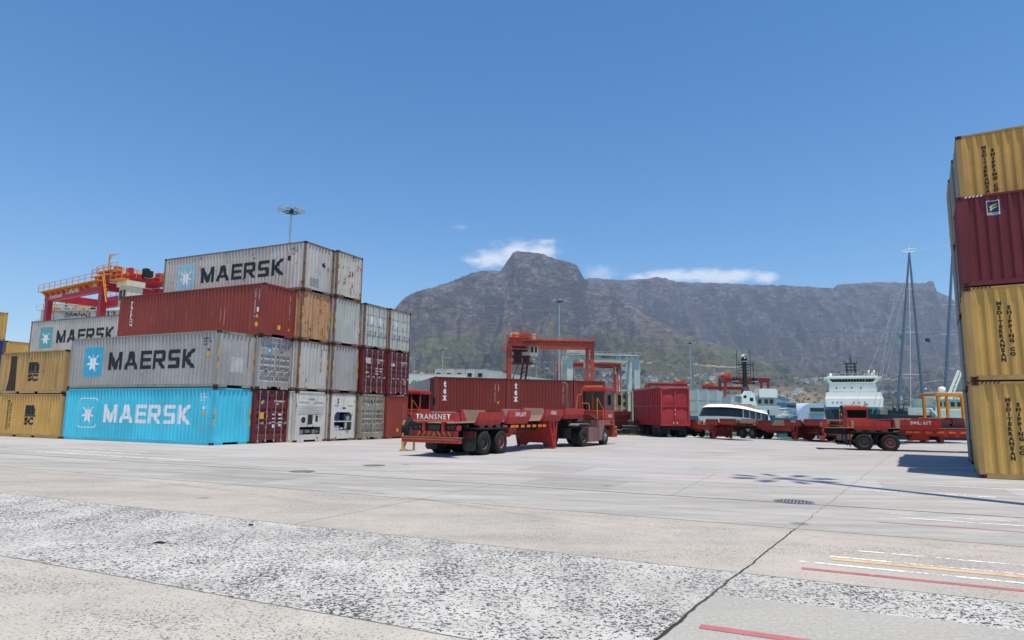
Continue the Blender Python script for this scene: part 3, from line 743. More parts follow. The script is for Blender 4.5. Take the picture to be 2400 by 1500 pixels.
c = left('grey container with ribbed doors and small pale star sticker, under the maroon one', 1, 1, P_GREY, P_GREY, 'doors', group=GL)
on_end(c, 'logo_square', poly_mesh([[(.62, 1.95), (.9, 1.95), (.9, 2.3), (.62, 2.3)]]), STARBLUE, flat=True)
sm = star_mesh(); [setattr(v, 'co', Vector((.76 + v.co.x * .12, 2.12 + v.co.y * .14, 0))) for v in sm.vertices]; lay('logo_star', sm, WHT, c, lambda a, z: (LF - .03 + .010, a, z))
on_end(c, 'marking', fit(font_mesh('MSKU 731347 2\n   45G1', .02), 1.45, 2.2, 2.05, 2.3), INK, flat=True)
on_end(c, 'sticker', poly_mesh([[(1.5, .2), (1.75, .2), (1.75, .27), (1.5, .27)]]), YEL, flat=True)
on_end(c, 'sticker', poly_mesh([[(.46, .95), (.7, .95), (.7, 1.2), (.46, 1.2)]]), plain('sticker_dark', '6b6f72', .5), flat=True); hazard(c)
c = left('maroon container with white upright lettering on its long side, on the grey one with doors', 1, 2, P_MAR, P_MAR, e=.36, group=GL)
vert_text(c, 'TRITON', 1.12, .95, 2.5, .30, WHT, .02); vert_text(c, 'TRHU 508845 5', 11.5, 1.0, 2.6, .07, WHT, name='marking'); vert_text(c, '45G1', 11.78, 1.95, 2.6, .07, WHT, name='marking')
on_side(c, 'sticker', poly_mesh([[(11.7, 1.3), (11.8, 1.3), (11.8, 1.55), (11.7, 1.55)]]), WHT); tri_mark(c, 11.72, .98, .2)
on_side(c, 'sticker', poly_mesh([[(11.62, .48), (11.8, .48), (11.8, .72), (11.62, .72)]]), YEL)
vert_text(c, 'TRHU 508845 5', 2.0, 1.05, 2.6, .08, WHT, end=True, name='marking'); tri_mark(c, 2.0, .42, .22, True)
on_end(c, 'sticker', poly_mesh([[(1.16, .42), (1.34, .42), (1.34, .66), (1.16, .66)]]), YEL)
SCR = plain('paint_scrape', 'b08a86', .6)
for a, z0, z1 in ((3.0, 1.0, 1.55), (3.28, 1.05, 1.6), (4.4, 1.1, 1.9), (4.95, 1.1, 1.85), (5.2, 1.2, 2.0), (6.1, 1.0, 1.7), (7.1, 1.05, 1.7), (7.4, 1.1, 1.75), (8.2, 1.2, 1.6), (8.9, .9, 1.6), (9.2, .7, 1.6), (11.2, .3, 1.55)):
    on_side(c, 'scrape', poly_mesh([[(a, z0), (a + .02, z0), (a + .03, z1), (a + .015, z1)]]), SCR)

def reefer_end(t, kind):
    """insulated box end with its cooling unit at x = L"""
    L, H = t['L'], t['H']; X = L - .03
    m = MB()
    if kind == 0:   # picture-frame recess low down
        oy0, oy1, oz0, oz1 = .36, 2.10, .42, .86
    else: oy0, oy1, oz0, oz1 = .42, 2.06, .62, 1.72
    y0, y1, z0, z1 = .09, CW - .09, .12, H - .10
    m.box(X - .05, X, y0, oy0, z0, z1); m.box(X - .05, X, oy1, y1, z0, z1); m.box(X - .05, X, oy0, oy1, z0, oz0); m.box(X - .05, X, oy0, oy1, oz1, z1)
    if kind == 0:
        for z in (1.62, 1.72, 1.82, 1.92, 2.02): m.box(X, X + .018, .18, CW - .18, z, z + .055)
        for a, b in ((.2, 1.0), (1.5, 2.2)): m.box(X, X + .02, a, b, 2.3, 2.33)
    else:
        m.box(X, X + .02, .3, .8, 2.15, 2.5); m.box(X, X + .02, 1.6, 2.1, 2.15, 2.5); m.box(X - .04, X + .012, oy0, oy1, 1.13, 1.2)
        for sy, y in ((1, oy0), (-1, oy1)): m.prism([(0, 0), (.2, 0), (0, -.2)], lambda a, b: (X - .05, y + sy * a, oz1 + b), lambda a, b: (X + .001, y + sy * a, oz1 + b))
    obj('end_panel', m, P_WHT, t)
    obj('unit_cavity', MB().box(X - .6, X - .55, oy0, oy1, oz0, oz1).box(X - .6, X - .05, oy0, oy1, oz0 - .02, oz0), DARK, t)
    k = MB()
    if kind == 0:
        k.box(X - .4, X - .1, .45, .75, .44, .7); k.tube([(X - .25, .95, .6), (X - .25, 1.35, .6)], .13, 12); k.box(X - .35, X - .1, 1.5, 1.75, .45, .7); k.tube([(X - .2, 1.8, .58), (X - .2, 2.05, .58)], .1, 10)
        obj('cooling_unit', k, plain('compressor_metal', '9a9a96', .5, .3), t)
        g = MB(); g.box(X, X + .006, .98, 1.38, 1.0, 1.55); g.box(X, X + .006, 1.62, 1.82, 1.15, 1.5)
        g.lathe([(.17, 0), (.17, .012), (0, .012)], (X, .62, 1.25), 'X', 18)
        obj('air_grille', g, plain('grille_dark', '23262a', .6), t)
        e = MB(); e.lathe([(.26, -.0), (.26, .01), (.2, .01)], (X, .62, 1.25), 'X', 18); obj('fan_ring', e, P_WHT, t)
        on_end(t, 'logo', fit(font_mesh('CARRIER', .03), .95, 1.5, 2.4, 2.5), plain('logo_teal', '2f8f86', .5), flat=True)
    else:
        k.box(X - .45, X - .1, .5, 1.0, 1.22, 1.66); k.box(X - .45, X - .12, 1.45, 1.62, 1.22, 1.6)
        obj('compressor_box', k, plain('compressor_blue', '27405f', .4), t)
        g = MB(); g.box(X - .4, X - .12, 1.66, 1.98, 1.22, 1.5); g.box(X - .4, X - .06, .48, .95, .64, .9); g.tube([(X - .2, 1.7, .66), (X - .2, 1.7, 1.1)], .09, 10); g.tube([(X - .3, 1.2, .7), (X - .3, 1.5, .7)], .12, 10)
        obj('control_box', g, plain('control_grey', 'b9bcbc', .4), t)
        on_end(t, 'logo', poly_mesh([rrect(1.1, 1.45, 1.92, 2.02, .049)]), plain('logo_navy', '2c4670', .5), flat=True)
        f = MB()
        for z in (2.32, 2.48): f.lathe([(.06, 0), (.06, .012), (0, .012)], (X + .02, .68, z), 'X', 10)
        obj('gauge', f, DARK, t); tri_mark(t, 1.5, .28, .16, True)
c = left('white reefer container with ribbed end and low machinery recess, lowest beside the maroon doors', 2, 0, P_WHT, P_WHT, None, group=GL); reefer_end(c, 0)
c = left('pale grey container with faint rust runs on its end, resting on the ribbed white reefer', 2, 1, P_GREY2, P_RUSTF, group=GL); hazard(c); vert_text(c, 'MSKU 20147', 1.85, 1.1, 2.5, .07, INK, end=True, name='marking'); yellow_strips(c)
c = left('tan container with its whole end streaked in rust, under the topmost lettered grey container', 2, 2, P_TAN, P_RUSTF, group=GL); yellow_strips(c)
c = left('topmost pale grey container with dark lettering and faded star, on the rusty tan one', 2, 3, P_GREY2, P_RUSTF, group=GL)
maersk_side(c, INK, STARFADE, WHT); side_text(c, 'MSKU\n711 490\n4513', 11.1, 2.15, .42, plain('faded_ink', '5b6066', .6)); tri_mark(c, 11.5, 1.62, .2)
def blot(a, z, s, seed):
    rr = random.Random(seed); return poly_mesh([[(a + s * (.7 + .5 * rr.random()) * math.cos(k * .7854), z + s * 1.15 * (.7 + .5 * rr.random()) * math.sin(k * .7854)) for k in range(8)]])
on_side(c, 'dark_patch', blot(10.95, 1.95, .17, 1), INK); on_end(c, 'dark_patch', blot(1.66, 1.75, .15, 2), INK)
on_end(c, 'paint_patch', poly_mesh([[(.5, .3), (1.3, .3), (1.3, .82), (.5, .82)]]), plain('dull_grey_patch', '8d908e', .6))
c = left('white reefer container with blue machinery behind a large opening, between reefer and beige doors', 3, 0, P_WHT, P_RUSTF, None, group=GL); reefer_end(c, 1)
c = left('plain grey container end above the reefer with blue machinery', 3, 1, P_GREY, P_RUSTF, group=GL); vert_text(c, 'MSKU 30984', 2.0, 1.1, 2.5, .07, INK, end=True, name='marking'); yellow_strips(c)
c = left('light grey container end with rust along its lower edge, third up in its stack', 3, 2, P_WGREY, P_RUSTF, group=GL); vert_text(c, 'MSKU 77102', 1.95, 1.0, 2.4, .07, INK, end=True, name='marking'); yellow_strips(c)
c = left('topmost container with blistered rust spots, at the right end of the top tier', 3, 3, P_SPOT, P_RUSTF, group=GL)
c = left('beige stained container with closed doors and pale star sticker, on the ground', 4, 0, P_BEI, P_BEI, 'doors', group=GL)
on_end(c, 'logo_square', poly_mesh([[(.66, 2.05), (.86, 2.05), (.86, 2.32), (.66, 2.32)]]), STARBLUE, flat=True)
sm = star_mesh(); [setattr(v, 'co', Vector((.76 + v.co.x * .09, 2.18 + v.co.y * .11, 0))) for v in sm.vertices]; lay('logo_star', sm, WHT, c, lambda a, z: (LF - .03 + .010, a, z))
c = left('dark maroon container with white tex lettering on its doors', 4, 1, P_MARD, P_MARD, 'doors', group=GL)
on_end(c, 'lettering', fit(font_mesh('tex', .02), .28, .84, 1.93, 2.4), WHT, flat=True); on_end(c, 'marking', fit(font_mesh('TEXU 458821 1\n   45G1', .02), 1.42, 2.2, 2.0, 2.28), WHT, flat=True)
on_end(c, 'warning_sticker', poly_mesh([[(.3, 1.3), (.62, 1.3), (.62, 1.42), (.3, 1.42)]]), YEL, flat=True)
for a0, z0 in ((1.36, 1.62), (1.36, 1.45), (1.36, 1.28), (1.78, 1.62), (1.78, 1.45)): on_end(c, 'sticker', poly_mesh([[(a0, z0), (a0 + .25, z0), (a0 + .25, z0 + .06), (a0, z0 + .06)]]), WHT, flat=True)
c = left('grey white container with smooth doors and two white posters, topmost of its stack', 4, 2, P_WHTD, P_RUSTF, 'smooth_doors', group=GL)
for a0, a1 in ((.62, .98), (1.42, 1.76)): on_end(c, 'poster', poly_mesh([[(a0, 1.6), (a1, 1.6), (a1, 2.12), (a0, 2.12)]]), WHT, flat=True)
c = left('oxide red container with a plain corrugated end, lowest at the right end of the stack', 5, 0, P_RED, P_RED, group=GL)
vert_text(c, 'CAXU 997320 4', 1.95, .9, 2.4, .07, WHT, end=True, name='marking'); on_end(c, 'sticker', poly_mesh([[(1.25, .45), (1.4, .45), (1.4, .66), (1.25, .66)]]), YEL)
c = left('dark maroon container with white CAI lettering on its doors', 5, 1, P_MARD, P_MARD, 'doors', group=GL)
on_end(c, 'lettering', fit(font_mesh('CAI', .05), .3, .72, 1.9, 2.12), WHT, flat=True); on_end(c, 'marking', fit(font_mesh('CAIU 820056 1\n   45G1', .02), 1.42, 2.2, 2.0, 2.28), WHT, flat=True)
on_end(c, 'warning_sticker', poly_mesh([[(1.85, .7), (2.1, .7), (2.1, 1.02), (1.85, 1.02)]]), YEL, flat=True)
c = left('grey white container with smooth doors at the right end of the stack top', 5, 2, P_WHTD, P_RUSTF, 'smooth_doors', group=GL)
for a0, a1 in ((.66, .92), (1.45, 1.62)): on_end(c, 'poster', poly_mesh([[(a0, 1.65), (a1, 1.65), (a1, 2.0), (a0, 2.0)]]), WHT, flat=True)

# further left: short mustard containers and what shows behind them
GM2 = 'mustard containers at the left edge'
H20 = 2.591
def m20(label, s1, t_, z, body, frm, L=6.75, **kw):
    x, y = grid(s1 - L, t_, P0); return container(label, (x, y, z), YAW, L, H20, body, frm, group=GM2, **kw)
c = m20('clean mustard container with black logo and upright lettering, standing on the ground', -12.38, 0, 0, P_YEL, P_YELF)
msc_logo(c, 6.75 - 3.25, .72, INK); vert_text(c, 'MEDITERRANEAN', 6.75 - 5.55, .41, 2.24, .13, BRN); vert_text(c, 'SHIPPING CO', 6.75 - 5.27, .55, 2.07, .13, BRN); vert_text(c, 'MSCU 118204', 6.75 - 1.3, .9, 2.0, .06, BRN, name='marking')
c = m20('stained mustard container with black logo, on top of the clean mustard one', -12.55, 0, 2.62, P_YELD, P_YELF)
msc_logo(c, 6.75 - 3.2, .72, INK)
on_side(c, 'soot_stain', poly_mesh([[(.9, .15), (1.8, .15), (1.75, 2.3), (1.1, 2.35)]]), plain('soot', '3a3126', .9, var=.4, scale=6), .003)
m20('mustard container behind the clean mustard one on the ground', -12.6, 2.5, 0, P_YEL, P_YELF, L=6.058, near='doors')
m20('mustard container behind the stained mustard one', -12.6, 2.5, 2.62, P_YEL, P_YELF, L=6.058, near='doors')
GB = 'containers of the block behind the mustard ones'
for k in (0, 1): 
    x, y = grid(-18.25 - LF, 7.5, P0); container('plain grey container hidden behind the mustard ones, ' + ('on the ground' if k == 0 else 'second tier'), (x, y, ZT[k]), YAW, LF, HQ, P_GREY2, P_RUSTF, group=GB)
x, y = grid(-18.25 - LF, 7.5, P0)
c = container('grey container with dark lettering and teal square star behind the mustard containers', (x, y, ZT[2]), YAW, LF, HQ, P_GREY2, P_RUSTF, group=GB)
maersk_side(c, INK, STARTEAL, WHT)
# far left block
q = at(15, 806, 69.0); FX, FY = q.x, q.y
for i, (ns, bods) in enumerate(((4, (P_GREY2, P_GREY2, P_GBLU, P_YEL)), (3, (P_MAR, P_GREY, P_YEL)), (2, (P_GREY, P_YEL)))):
    for k in range(ns):
        x = FX - UX * LF + VX * 2.6 * (i - 1); y = FY - UY * LF + VY * 2.6 * (i - 1)
        lb = {0: 'at the far left edge', 1: 'in the second row at far left', 2: 'in the third row at far left'}[i] + [' on the ground', ', second tier', ', third tier', ', fourth tier'][k]
        cn = {P_GREY2: 'pale grey', P_GBLU: 'dark blue', P_YEL: 'mustard', P_MAR: 'maroon', P_GREY: 'grey'}[bods[k]]
        container(cn + ' container ' + lb, (x, y, ZT[k]), YAW, LF, HQ, bods[k], P_YELF if bods[k] is P_YEL else P_RUSTF, group='containers of the far left block')

# right stack
RC = (14.12, 20.21); GR = 'containers of the right stack'
TR = [0, 2.48, 4.95, 7.42, 9.9]; ER = [0, .26, .2, .15, .25]
YR = math.atan2(-.5316, .847)
def gridr(s_, t_): return (RC[0] + .847 * s_ + .5316 * t_, RC[1] - .5316 * s_ + .847 * t_)
P_MAR2 = paint('container_deep_maroon', '712b30', .04, .4, .55)
RB = [[P_YEL, P_YEL, P_MAR2], [P_GRN, P_BROWN, P_GRN, P_YEL], [P_GRN, P_BROWN, P_BROWN, P_GRN], [P_BROWN, P_GRN, P_GRN, P_YELD], [P_GRN, P_BROWN, P_GRN, P_GRN]]
CN = {P_YEL: 'mustard', P_MAR2: 'maroon', P_GRN: 'dull grey', P_BROWN: 'brown', P_YELD: 'weathered mustard'}
ORD = ['front', 'second', 'third', 'fourth', 'rearmost']; TN = ['on the ground', 'second up', 'third up', 'topmost']
for i in range(5):
    for k in range(len(RB[i])):
        x, y = gridr(ER[i], TR[i]); b_ = RB[i][k]
        zz = ZT[k]
        lb = f'{CN[b_]} container {TN[k]} in the {ORD[i]} row of the right stack'
        if i == 0: lb = ['mustard container with upright lettering on the ground, right edge of the yard', 'mustard container with upright lettering under the maroon one, right stack', 'maroon container with blue and yellow flame sticker, right stack'][k]
        c = container(lb, (x, y, zz), YR, LF, HQ, b_, P_YELF if b_ in (P_YEL, P_YELD) else (P_MAR2 if b_ is P_MAR2 else P_RUSTF if b_ is P_BROWN else P_GRN), 'panel', 'doors' if i else 'panel', group=GR)
        if b_ is P_YEL:
            dz = (2.40 - 2.904) + 2.896
            a_ = .85 if i == 0 else .79; vert_text(c, 'MEDITERRANEAN', a_, .56, 2.40, .145, BRN, .07); vert_text(c, 'SHIPPING CO', a_ + .235, .72, 2.26, .145, BRN, .07)
        if i == 0 and k == 2:
            on_side(c, 'logo_sticker', poly_mesh([[(.77, 2.2), (1.10, 2.2), (1.10, 2.66), (.77, 2.66)]]), WHT)
            on_side(c, 'logo_field', poly_mesh([[(.79, 2.28), (1.08, 2.28), (1.08, 2.64), (.79, 2.64)]]), MATS['sticker_navy'], .007)
            on_side(c, 'logo', flame(c, .80, 2.31, .27, 0), MATS['sticker_yellow'], .010)
            on_side(c, 'lettering', fit(font_mesh('FLORENS', .03), .80, 1.07, 2.215, 2.265), MATS['sticker_navy'], .007)
        if i == 0: # hazard stripes on the top rail
            m = MB()
            for q_ in range(5): a = .22 + q_ * .1; m.quad((a, .003, HQ - .065), (a + .05, .003, HQ - .065), (a + .09, .003, HQ - .015), (a + .04, .003, HQ - .015))
            obj('height_marking', m, BRN if k != 2 else WHT, c)
# ------------------------------------------------------------------ terminal trailers and tractors
V_RED = paint('vehicle_red', 'b03530', .14, .6, .6); V_REDD = paint('vehicle_red_worn', '9a3a34', .18, .6, .65); V_MAROON = paint('vehicle_dark_red', '5c1c1a', .1, .6)
V_ORG = plain('reflector_orange', 'e0701c', .4, var=.2); V_BLK = plain('chassis_black', '121213', .7, var=.3); V_DUST = paint('dusty_deck', '7f6657', .15, .6, .9)
TYRE = plain('tyre_rubber', '1b1b1c', .85, var=.3, scale=8); RIM = plain('rim_dark_metal', '5a5654', .6, .3, var=.3); HUB = plain('hub_steel', '8d8c88', .45, .6)
PINKRIM = plain('rim_faded_red', '8d5a58', .6); GLASS = glassy('cab_glass'); YORG = paint('rail_orange', 'd98a2e', .05, .3, .5); RUSTP = paint('dirty_tank', '8a6660', .2, .9, .7); BUMPC = paint('bumper_worn_orange', 'b5552f', .2, .7, .6)
def tyre_mesh(r, w):
    m = MB(); a = r * .55
    m.lathe([(a, 0), (a + .02, -.012), (r * .78, -.02), (r * .93, -.005), (r, .03), (r, w - .03), (r * .93, w + .005), (r * .78, w + .02), (a, w)], (0, 0, 0), 'Y', 28)
    for j in range(28):
        t = 2 * math.pi * j / 28
        m.add([((r + .012) * math.cos(t + s) , y, (r + .012) * math.sin(t + s)) for s, y in ((0, .03), (.1, .03), (.1, w - .03), (0, w - .03))], [(0, 1, 2, 3)])
    return m.mesh('wheel', True)
def rim_mesh(r, w, front):
    m = MB(); a = r * .56
    if front: m.lathe([(a, .01), (a * .9, -.0), (a * .82, .03), (a * .45, -.02), (a * .35, -.07), (0, -.075)], (0, 0, 0), 'Y', 20)
    else: m.lathe([(a, .02), (a * .88, .03), (a * .84, w * .6), (a * .5, w * .62), (a * .42, w * .3), (0, w * .3)], (0, 0, 0), 'Y', 20)
    for j in range(8):
        t = 2 * math.pi * j / 8; y = -.02 if front else w * .58
        m.box(a * .6 * math.cos(t) - .02, a * .6 * math.cos(t) + .02, y - .03, y, a * .6 * math.sin(t) - .02, a * .6 * math.sin(t) + .02)
    return m.mesh('rim')
def wheel(t, x, y, r=.51, w=.28, side=1, front=False, rim=None):
    """side=+1: outer face toward -y"""
    o = obj('wheel', geo(('ty', r, w), lambda: tyre_mesh(r, w)), TYRE, t)
    o.location = (x, y, r); k = obj('rim', geo(('rm', r, w, front), lambda: rim_mesh(r, w, front)), rim or (HUB if front else RIM), o)
    if side < 0: o.scale = (1, -1, 1)
    return o
RAILS = [(-.55, 1.52, 1.81, 1.24), (1.965, 4.15, 1.91, 1.29), (5.74, 7.86, 2.0, 1.40), (8.11, 10.7, 2.08, 1.5)]
def trailer(label, x, y, ang, texts=(), red=None, scale=1, group=None, legs=True, full=True, beam=True):
    red = red or V_RED
    t = thing('terminal_trailer', label, 'trailer', (x, y, 0), R(ang), group, scale)
    W = 2.55
    m = MB()
    for yy in (.75, 1.65):
        m.box(-2.2, 6.2, yy, yy + .14, .95, 1.32)
        m.prism([(6.2, 1.32), (6.2, .95), (6.9, 1.3), (11.0, 1.42), (11.0, 1.62), (7.1, 1.62)], lambda a, b, q=yy: (a, q, b), lambda a, b, q=yy: (a, q + .14, b))
    for k in range(13): m.box(-2.1 + k * .98, -2.0 + k * .98, .2, W - .2, 1.16 if k < 9 else 1.44, 1.28 if k < 9 else 1.56)
    obj('chassis_frame', m, V_BLK if full else V_MAROON, t)
    d = MB()
    d.add([(-2.2, .3, 1.34), (-2.2, W - .3, 1.34), (6.2, .3, 1.42), (6.2, W - .3, 1.42), (7.1, .3, 1.66), (7.1, W - .3, 1.66), (11, .3, 1.72), (11, W - .3, 1.72)], [(0, 1, 3, 2), (2, 3, 5, 4), (4, 5, 7, 6)])
    d.add([(-2.2, .3, 1.30), (-2.2, W - .3, 1.30), (6.2, .3, 1.38), (6.2, W - .3, 1.38), (7.1, .3, 1.62), (7.1, W - .3, 1.62), (11, .3, 1.68), (11, W - .3, 1.68)], [(0, 1, 3, 2), (2, 3, 5, 4), (4, 5, 7, 6)])
    
    obj('deck', d, V_DUST, t)
    for side in (0, 1):
        for i, (a, b, zt, zb) in enumerate(RAILS):
            m = MB(); sy = 1 if side == 0 else -1; y0 = -.03 if side == 0 else W + .03
            def sect(z, k): return y0 + sy * k
            # outer plate, chamfer underneath, dusty inner face
            o_ = [(a + .03, zt, 0), (b, zt, 0), (b - .03, zt - .32, 0), (a, zt - .32, 0)]
            lo = [(a, zt - .32, 0), (b - .03, zt - .32, 0), (b - .24, zb, .10), (a + .02, zb, .10)]
            inn = [(a + .10, zt, .07), (b - .07, zt, .07), (b - .25, zb + .02, .36), (a + .1, zb + .02, .36)]
            V3 = lambda p: (p[0], y0 + sy * p[2], p[1])
            m.quad(*[V3(p) for p in o_]); m.quad(*[V3(p) for p in lo])
            m.quad(*[V3(p) for p in inn], 1)
            m.quad(V3(o_[0]), V3(o_[1]), V3(inn[1]), V3(inn[0]), 1)
            m.add([V3(o_[0]), V3(o_[3]), V3(lo[3]), V3(inn[3]), V3(inn[0])], [(0, 1, 2, 3, 4)]); m.add([V3(o_[1]), V3(o_[2]), V3(lo[2]), V3(inn[2]), V3(inn[1])], [(0, 1, 2, 3, 4)])
            g = obj('guide_rail', m, [red, V_DUST], t)
            if side == 0:
                for (ri, txt, c0, hh) in texts:
                    if ri == i:
                        me = fit(font_mesh(txt, .015), a + (b - a) * c0, None, zt - .28, zt - .28 + hh)
                        lay('lettering', me, WHT, g, lambda q, z, yy=y0: (q, yy - .004, z))
    # rear end
    m = MB(); m.box(-2.32, -2.22, .02, 2.1, 1.40, 1.76); m.prism([(-2.22, 1.76), (-2.22, 1.4), (-1.9, 1.4), (-2.05, 1.76)], lambda a, b: (a, .02, b), lambda a, b: (a, .06, b))
    rp = obj('rear_plate', m, red, t)
    obj('reflector_strip', MB().box(-2.325, -2.32, .04, 2.08, 1.405, 1.45), V_ORG, rp)
    if full:
        me = fit(font_mesh('TRANSNET', .02, 1.25), 0, 1.7, 0, .22); lay('lettering', me, WHT, rp, lambda q, z: (-2.326, 1.93 - q, 1.49 + z))
    m = MB(); m.box(-2.3, -2.1, .55, .68, 1.02, 1.40).box(-2.3, -2.1, 1.5, 1.63, 1.02, 1.40); obj('bumper_post', m, red, t)
    m = MB(); m.box(-2.2, -2.12, -.02, 2.3, .80, 1.03); sp = obj('stripe_board', m, red, t)
    m = MB()
    for k in range(7):
        y = .35 + k * .25; s = (k - 3) * -.05
        if k == 3: m.add([(-2.204, y + .12, .82), (-2.204, y - .12, .82), (-2.204, y, 1.01)], [(0, 1, 2)])
        else:
            q = .06 if k < 3 else -.06
            m.quad((-2.204, y - .05 - q, .82), (-2.204, y + .05 - q, .82), (-2.204, y + .05 + q, 1.01), (-2.204, y - .05 + q, 1.01))
    obj('reflective_stripe', m, V_ORG, sp)
    m = MB(); m.box(-2.42, -2.22, -.26, 2.56, .56, .76); bp = obj('rear_bumper', m, red, t)
    m = MB(); m.box(-2.44, -2.16, -.27, 2.57, .76, .80); obj('bumper_top', m, V_DUST, bp); obj('reflector_strip', MB().box(-2.424, -2.42, -.2, 2.5, .68, .72), V_ORG, bp)
    m = MB(); m.box(-2.2, -2.1, .1, 2.2, 1.04, 1.3)
    lp = obj('lamp_board', m, V_BLK, t)
    k = MB(); [k.lathe([(.07, 0), (.07, -.03), (0, -.035)], (-2.2, yy, 1.17), 'X', 12) for yy in (.2, .38, 1.8, 1.98)]
    obj('tail_lamp', k, plain('lamp_red_dull', '5a1a18', .3), lp); obj('number_plate', MB().box(-2.22, -2.2, .8, 1.35, 1.08, 1.26), plain('plate_dark', '2c2a2a', .5), lp)
    k = MB(); k.lathe([(0, -.03), (.11, -.03), (.11, 0), (0, 0)], (-2.25, -.14, 1.16), 'X', 20); obj('marker_disc', k, red, t)
    # wheels
    for x_ in (0, 1.42):
        wheel(t, x_, .02, .51, .28, 1, rim=PINKRIM if x_ else None)
        if full: wheel(t, x_, .34, .51, .28, 1); wheel(t, x_, W - .34, .51, .28, -1)
        wheel(t, x_, W - .02, .51, .28, -1)
    m = MB(); m.box(-.5, 2.0, .6, 1.95, .45, .6).box(-.05, .05, .6, 1.95, .45, .56).box(.6, .82, .55, .75, .5, .95).box(.6, .82, 1.8, 2.0, .5, .95); obj('axle', m, V_BLK, t)
    for yy in (.0, W - .62):
        obj('mud_flap', MB().prism([(0, .3), (0, .72), (.62, .72), (.62, .3), (.52, .2), (.1, .2)], lambda a, b, q=yy: (-.78, q + a, b), lambda a, b, q=yy: (-.75, q + a, b)), plain('flap_black', '29292a', .7), t)
        obj('mud_flap_bracket', MB().box(-.80, -.74, yy, yy + .62, .72, 1.0), V_MAROON, t)
    m = MB(); m.prism([(-.7, 1.16), (-.7, 1.08), (2.2, 1.08), (2.2, 1.16)], lambda a, b: (a, .02, b), lambda a, b: (a, .6, b)); m.prism([(-.7, 1.16), (-.7, 1.08), (2.2, 1.08), (2.2, 1.16)], lambda a, b: (a, W - .6, b), lambda a, b: (a, W - .02, b)); obj('mudguard', m, V_BLK, t)
    sk = MB(); sk.prism([(1.9, 1.3), (1.9, 1.02), (6.3, .86), (6.9, 1.2), (6.9, 1.5), (6.3, 1.36)], lambda a, b: (a, .10, b), lambda a, b: (a, .16, b))
    if beam: obj('side_beam', sk, red, t)
    if full:
        for a in (-.4, .3, 1.0, 1.6, 2.3, 2.7, 3.3, 3.9, 4.5, 5.1, 5.6): obj('side_reflector', geo('refl', lambda: MB().box(0, .34, .04, .08, 1.12, 1.24).mesh('side_reflector')), V_ORG if a > 2 else V_DUST, t).location = (a, 0, 0)
    m = MB(); m.tube([(2.6, .9, .85), (3.6, .9, .85)], .2, 12); m.box(2.65, 3.4, .35, .7, .85, 1.1); obj('air_tank', m, red, t)
    if legs:
        m = MB()
        m.prism([(.1, 1.38), (.14, .14), (.4, .12), (.6, .28), (1.45, .28), (1.65, .12), (1.95, .14), (2.15, 1.38)], lambda a, b: (6.45 + (1.35 - b) * .3, a, b), lambda a, b: (6.5 + (1.35 - b) * .3, a, b))
        m.box(6.62, 6.72, .5, .7, .5, .8).box(6.62, 6.72, 1.85, 2.05, .5, .8)
        lf = obj('landing_frame', m, red, t)
        for yy in (.04, 2.05):
            k = MB(); top = [(6.35, 1.38), (7.35, 1.5)]; bl, br = (6.80, .10), (7.12, .10)
            k.bar((6.42, yy + .05, 1.36), (6.86, yy + .05, .12), .10, .10); k.bar((7.30, yy + .05, 1.48), (7.06, yy + .05, .12), .10, .08); k.bar((6.86, yy + .05, 1.4), (6.96, yy + .05, .12), .10, .12)
            k.box(6.4, 7.34, yy, yy + .1, 1.36, 1.46); k.box(6.7, 7.1, yy, yy + .1, .66, .76); k.box(6.68, 7.22, yy - .05, yy + .17, .06, .10)
            obj('leg', k, red, lf)
    return t
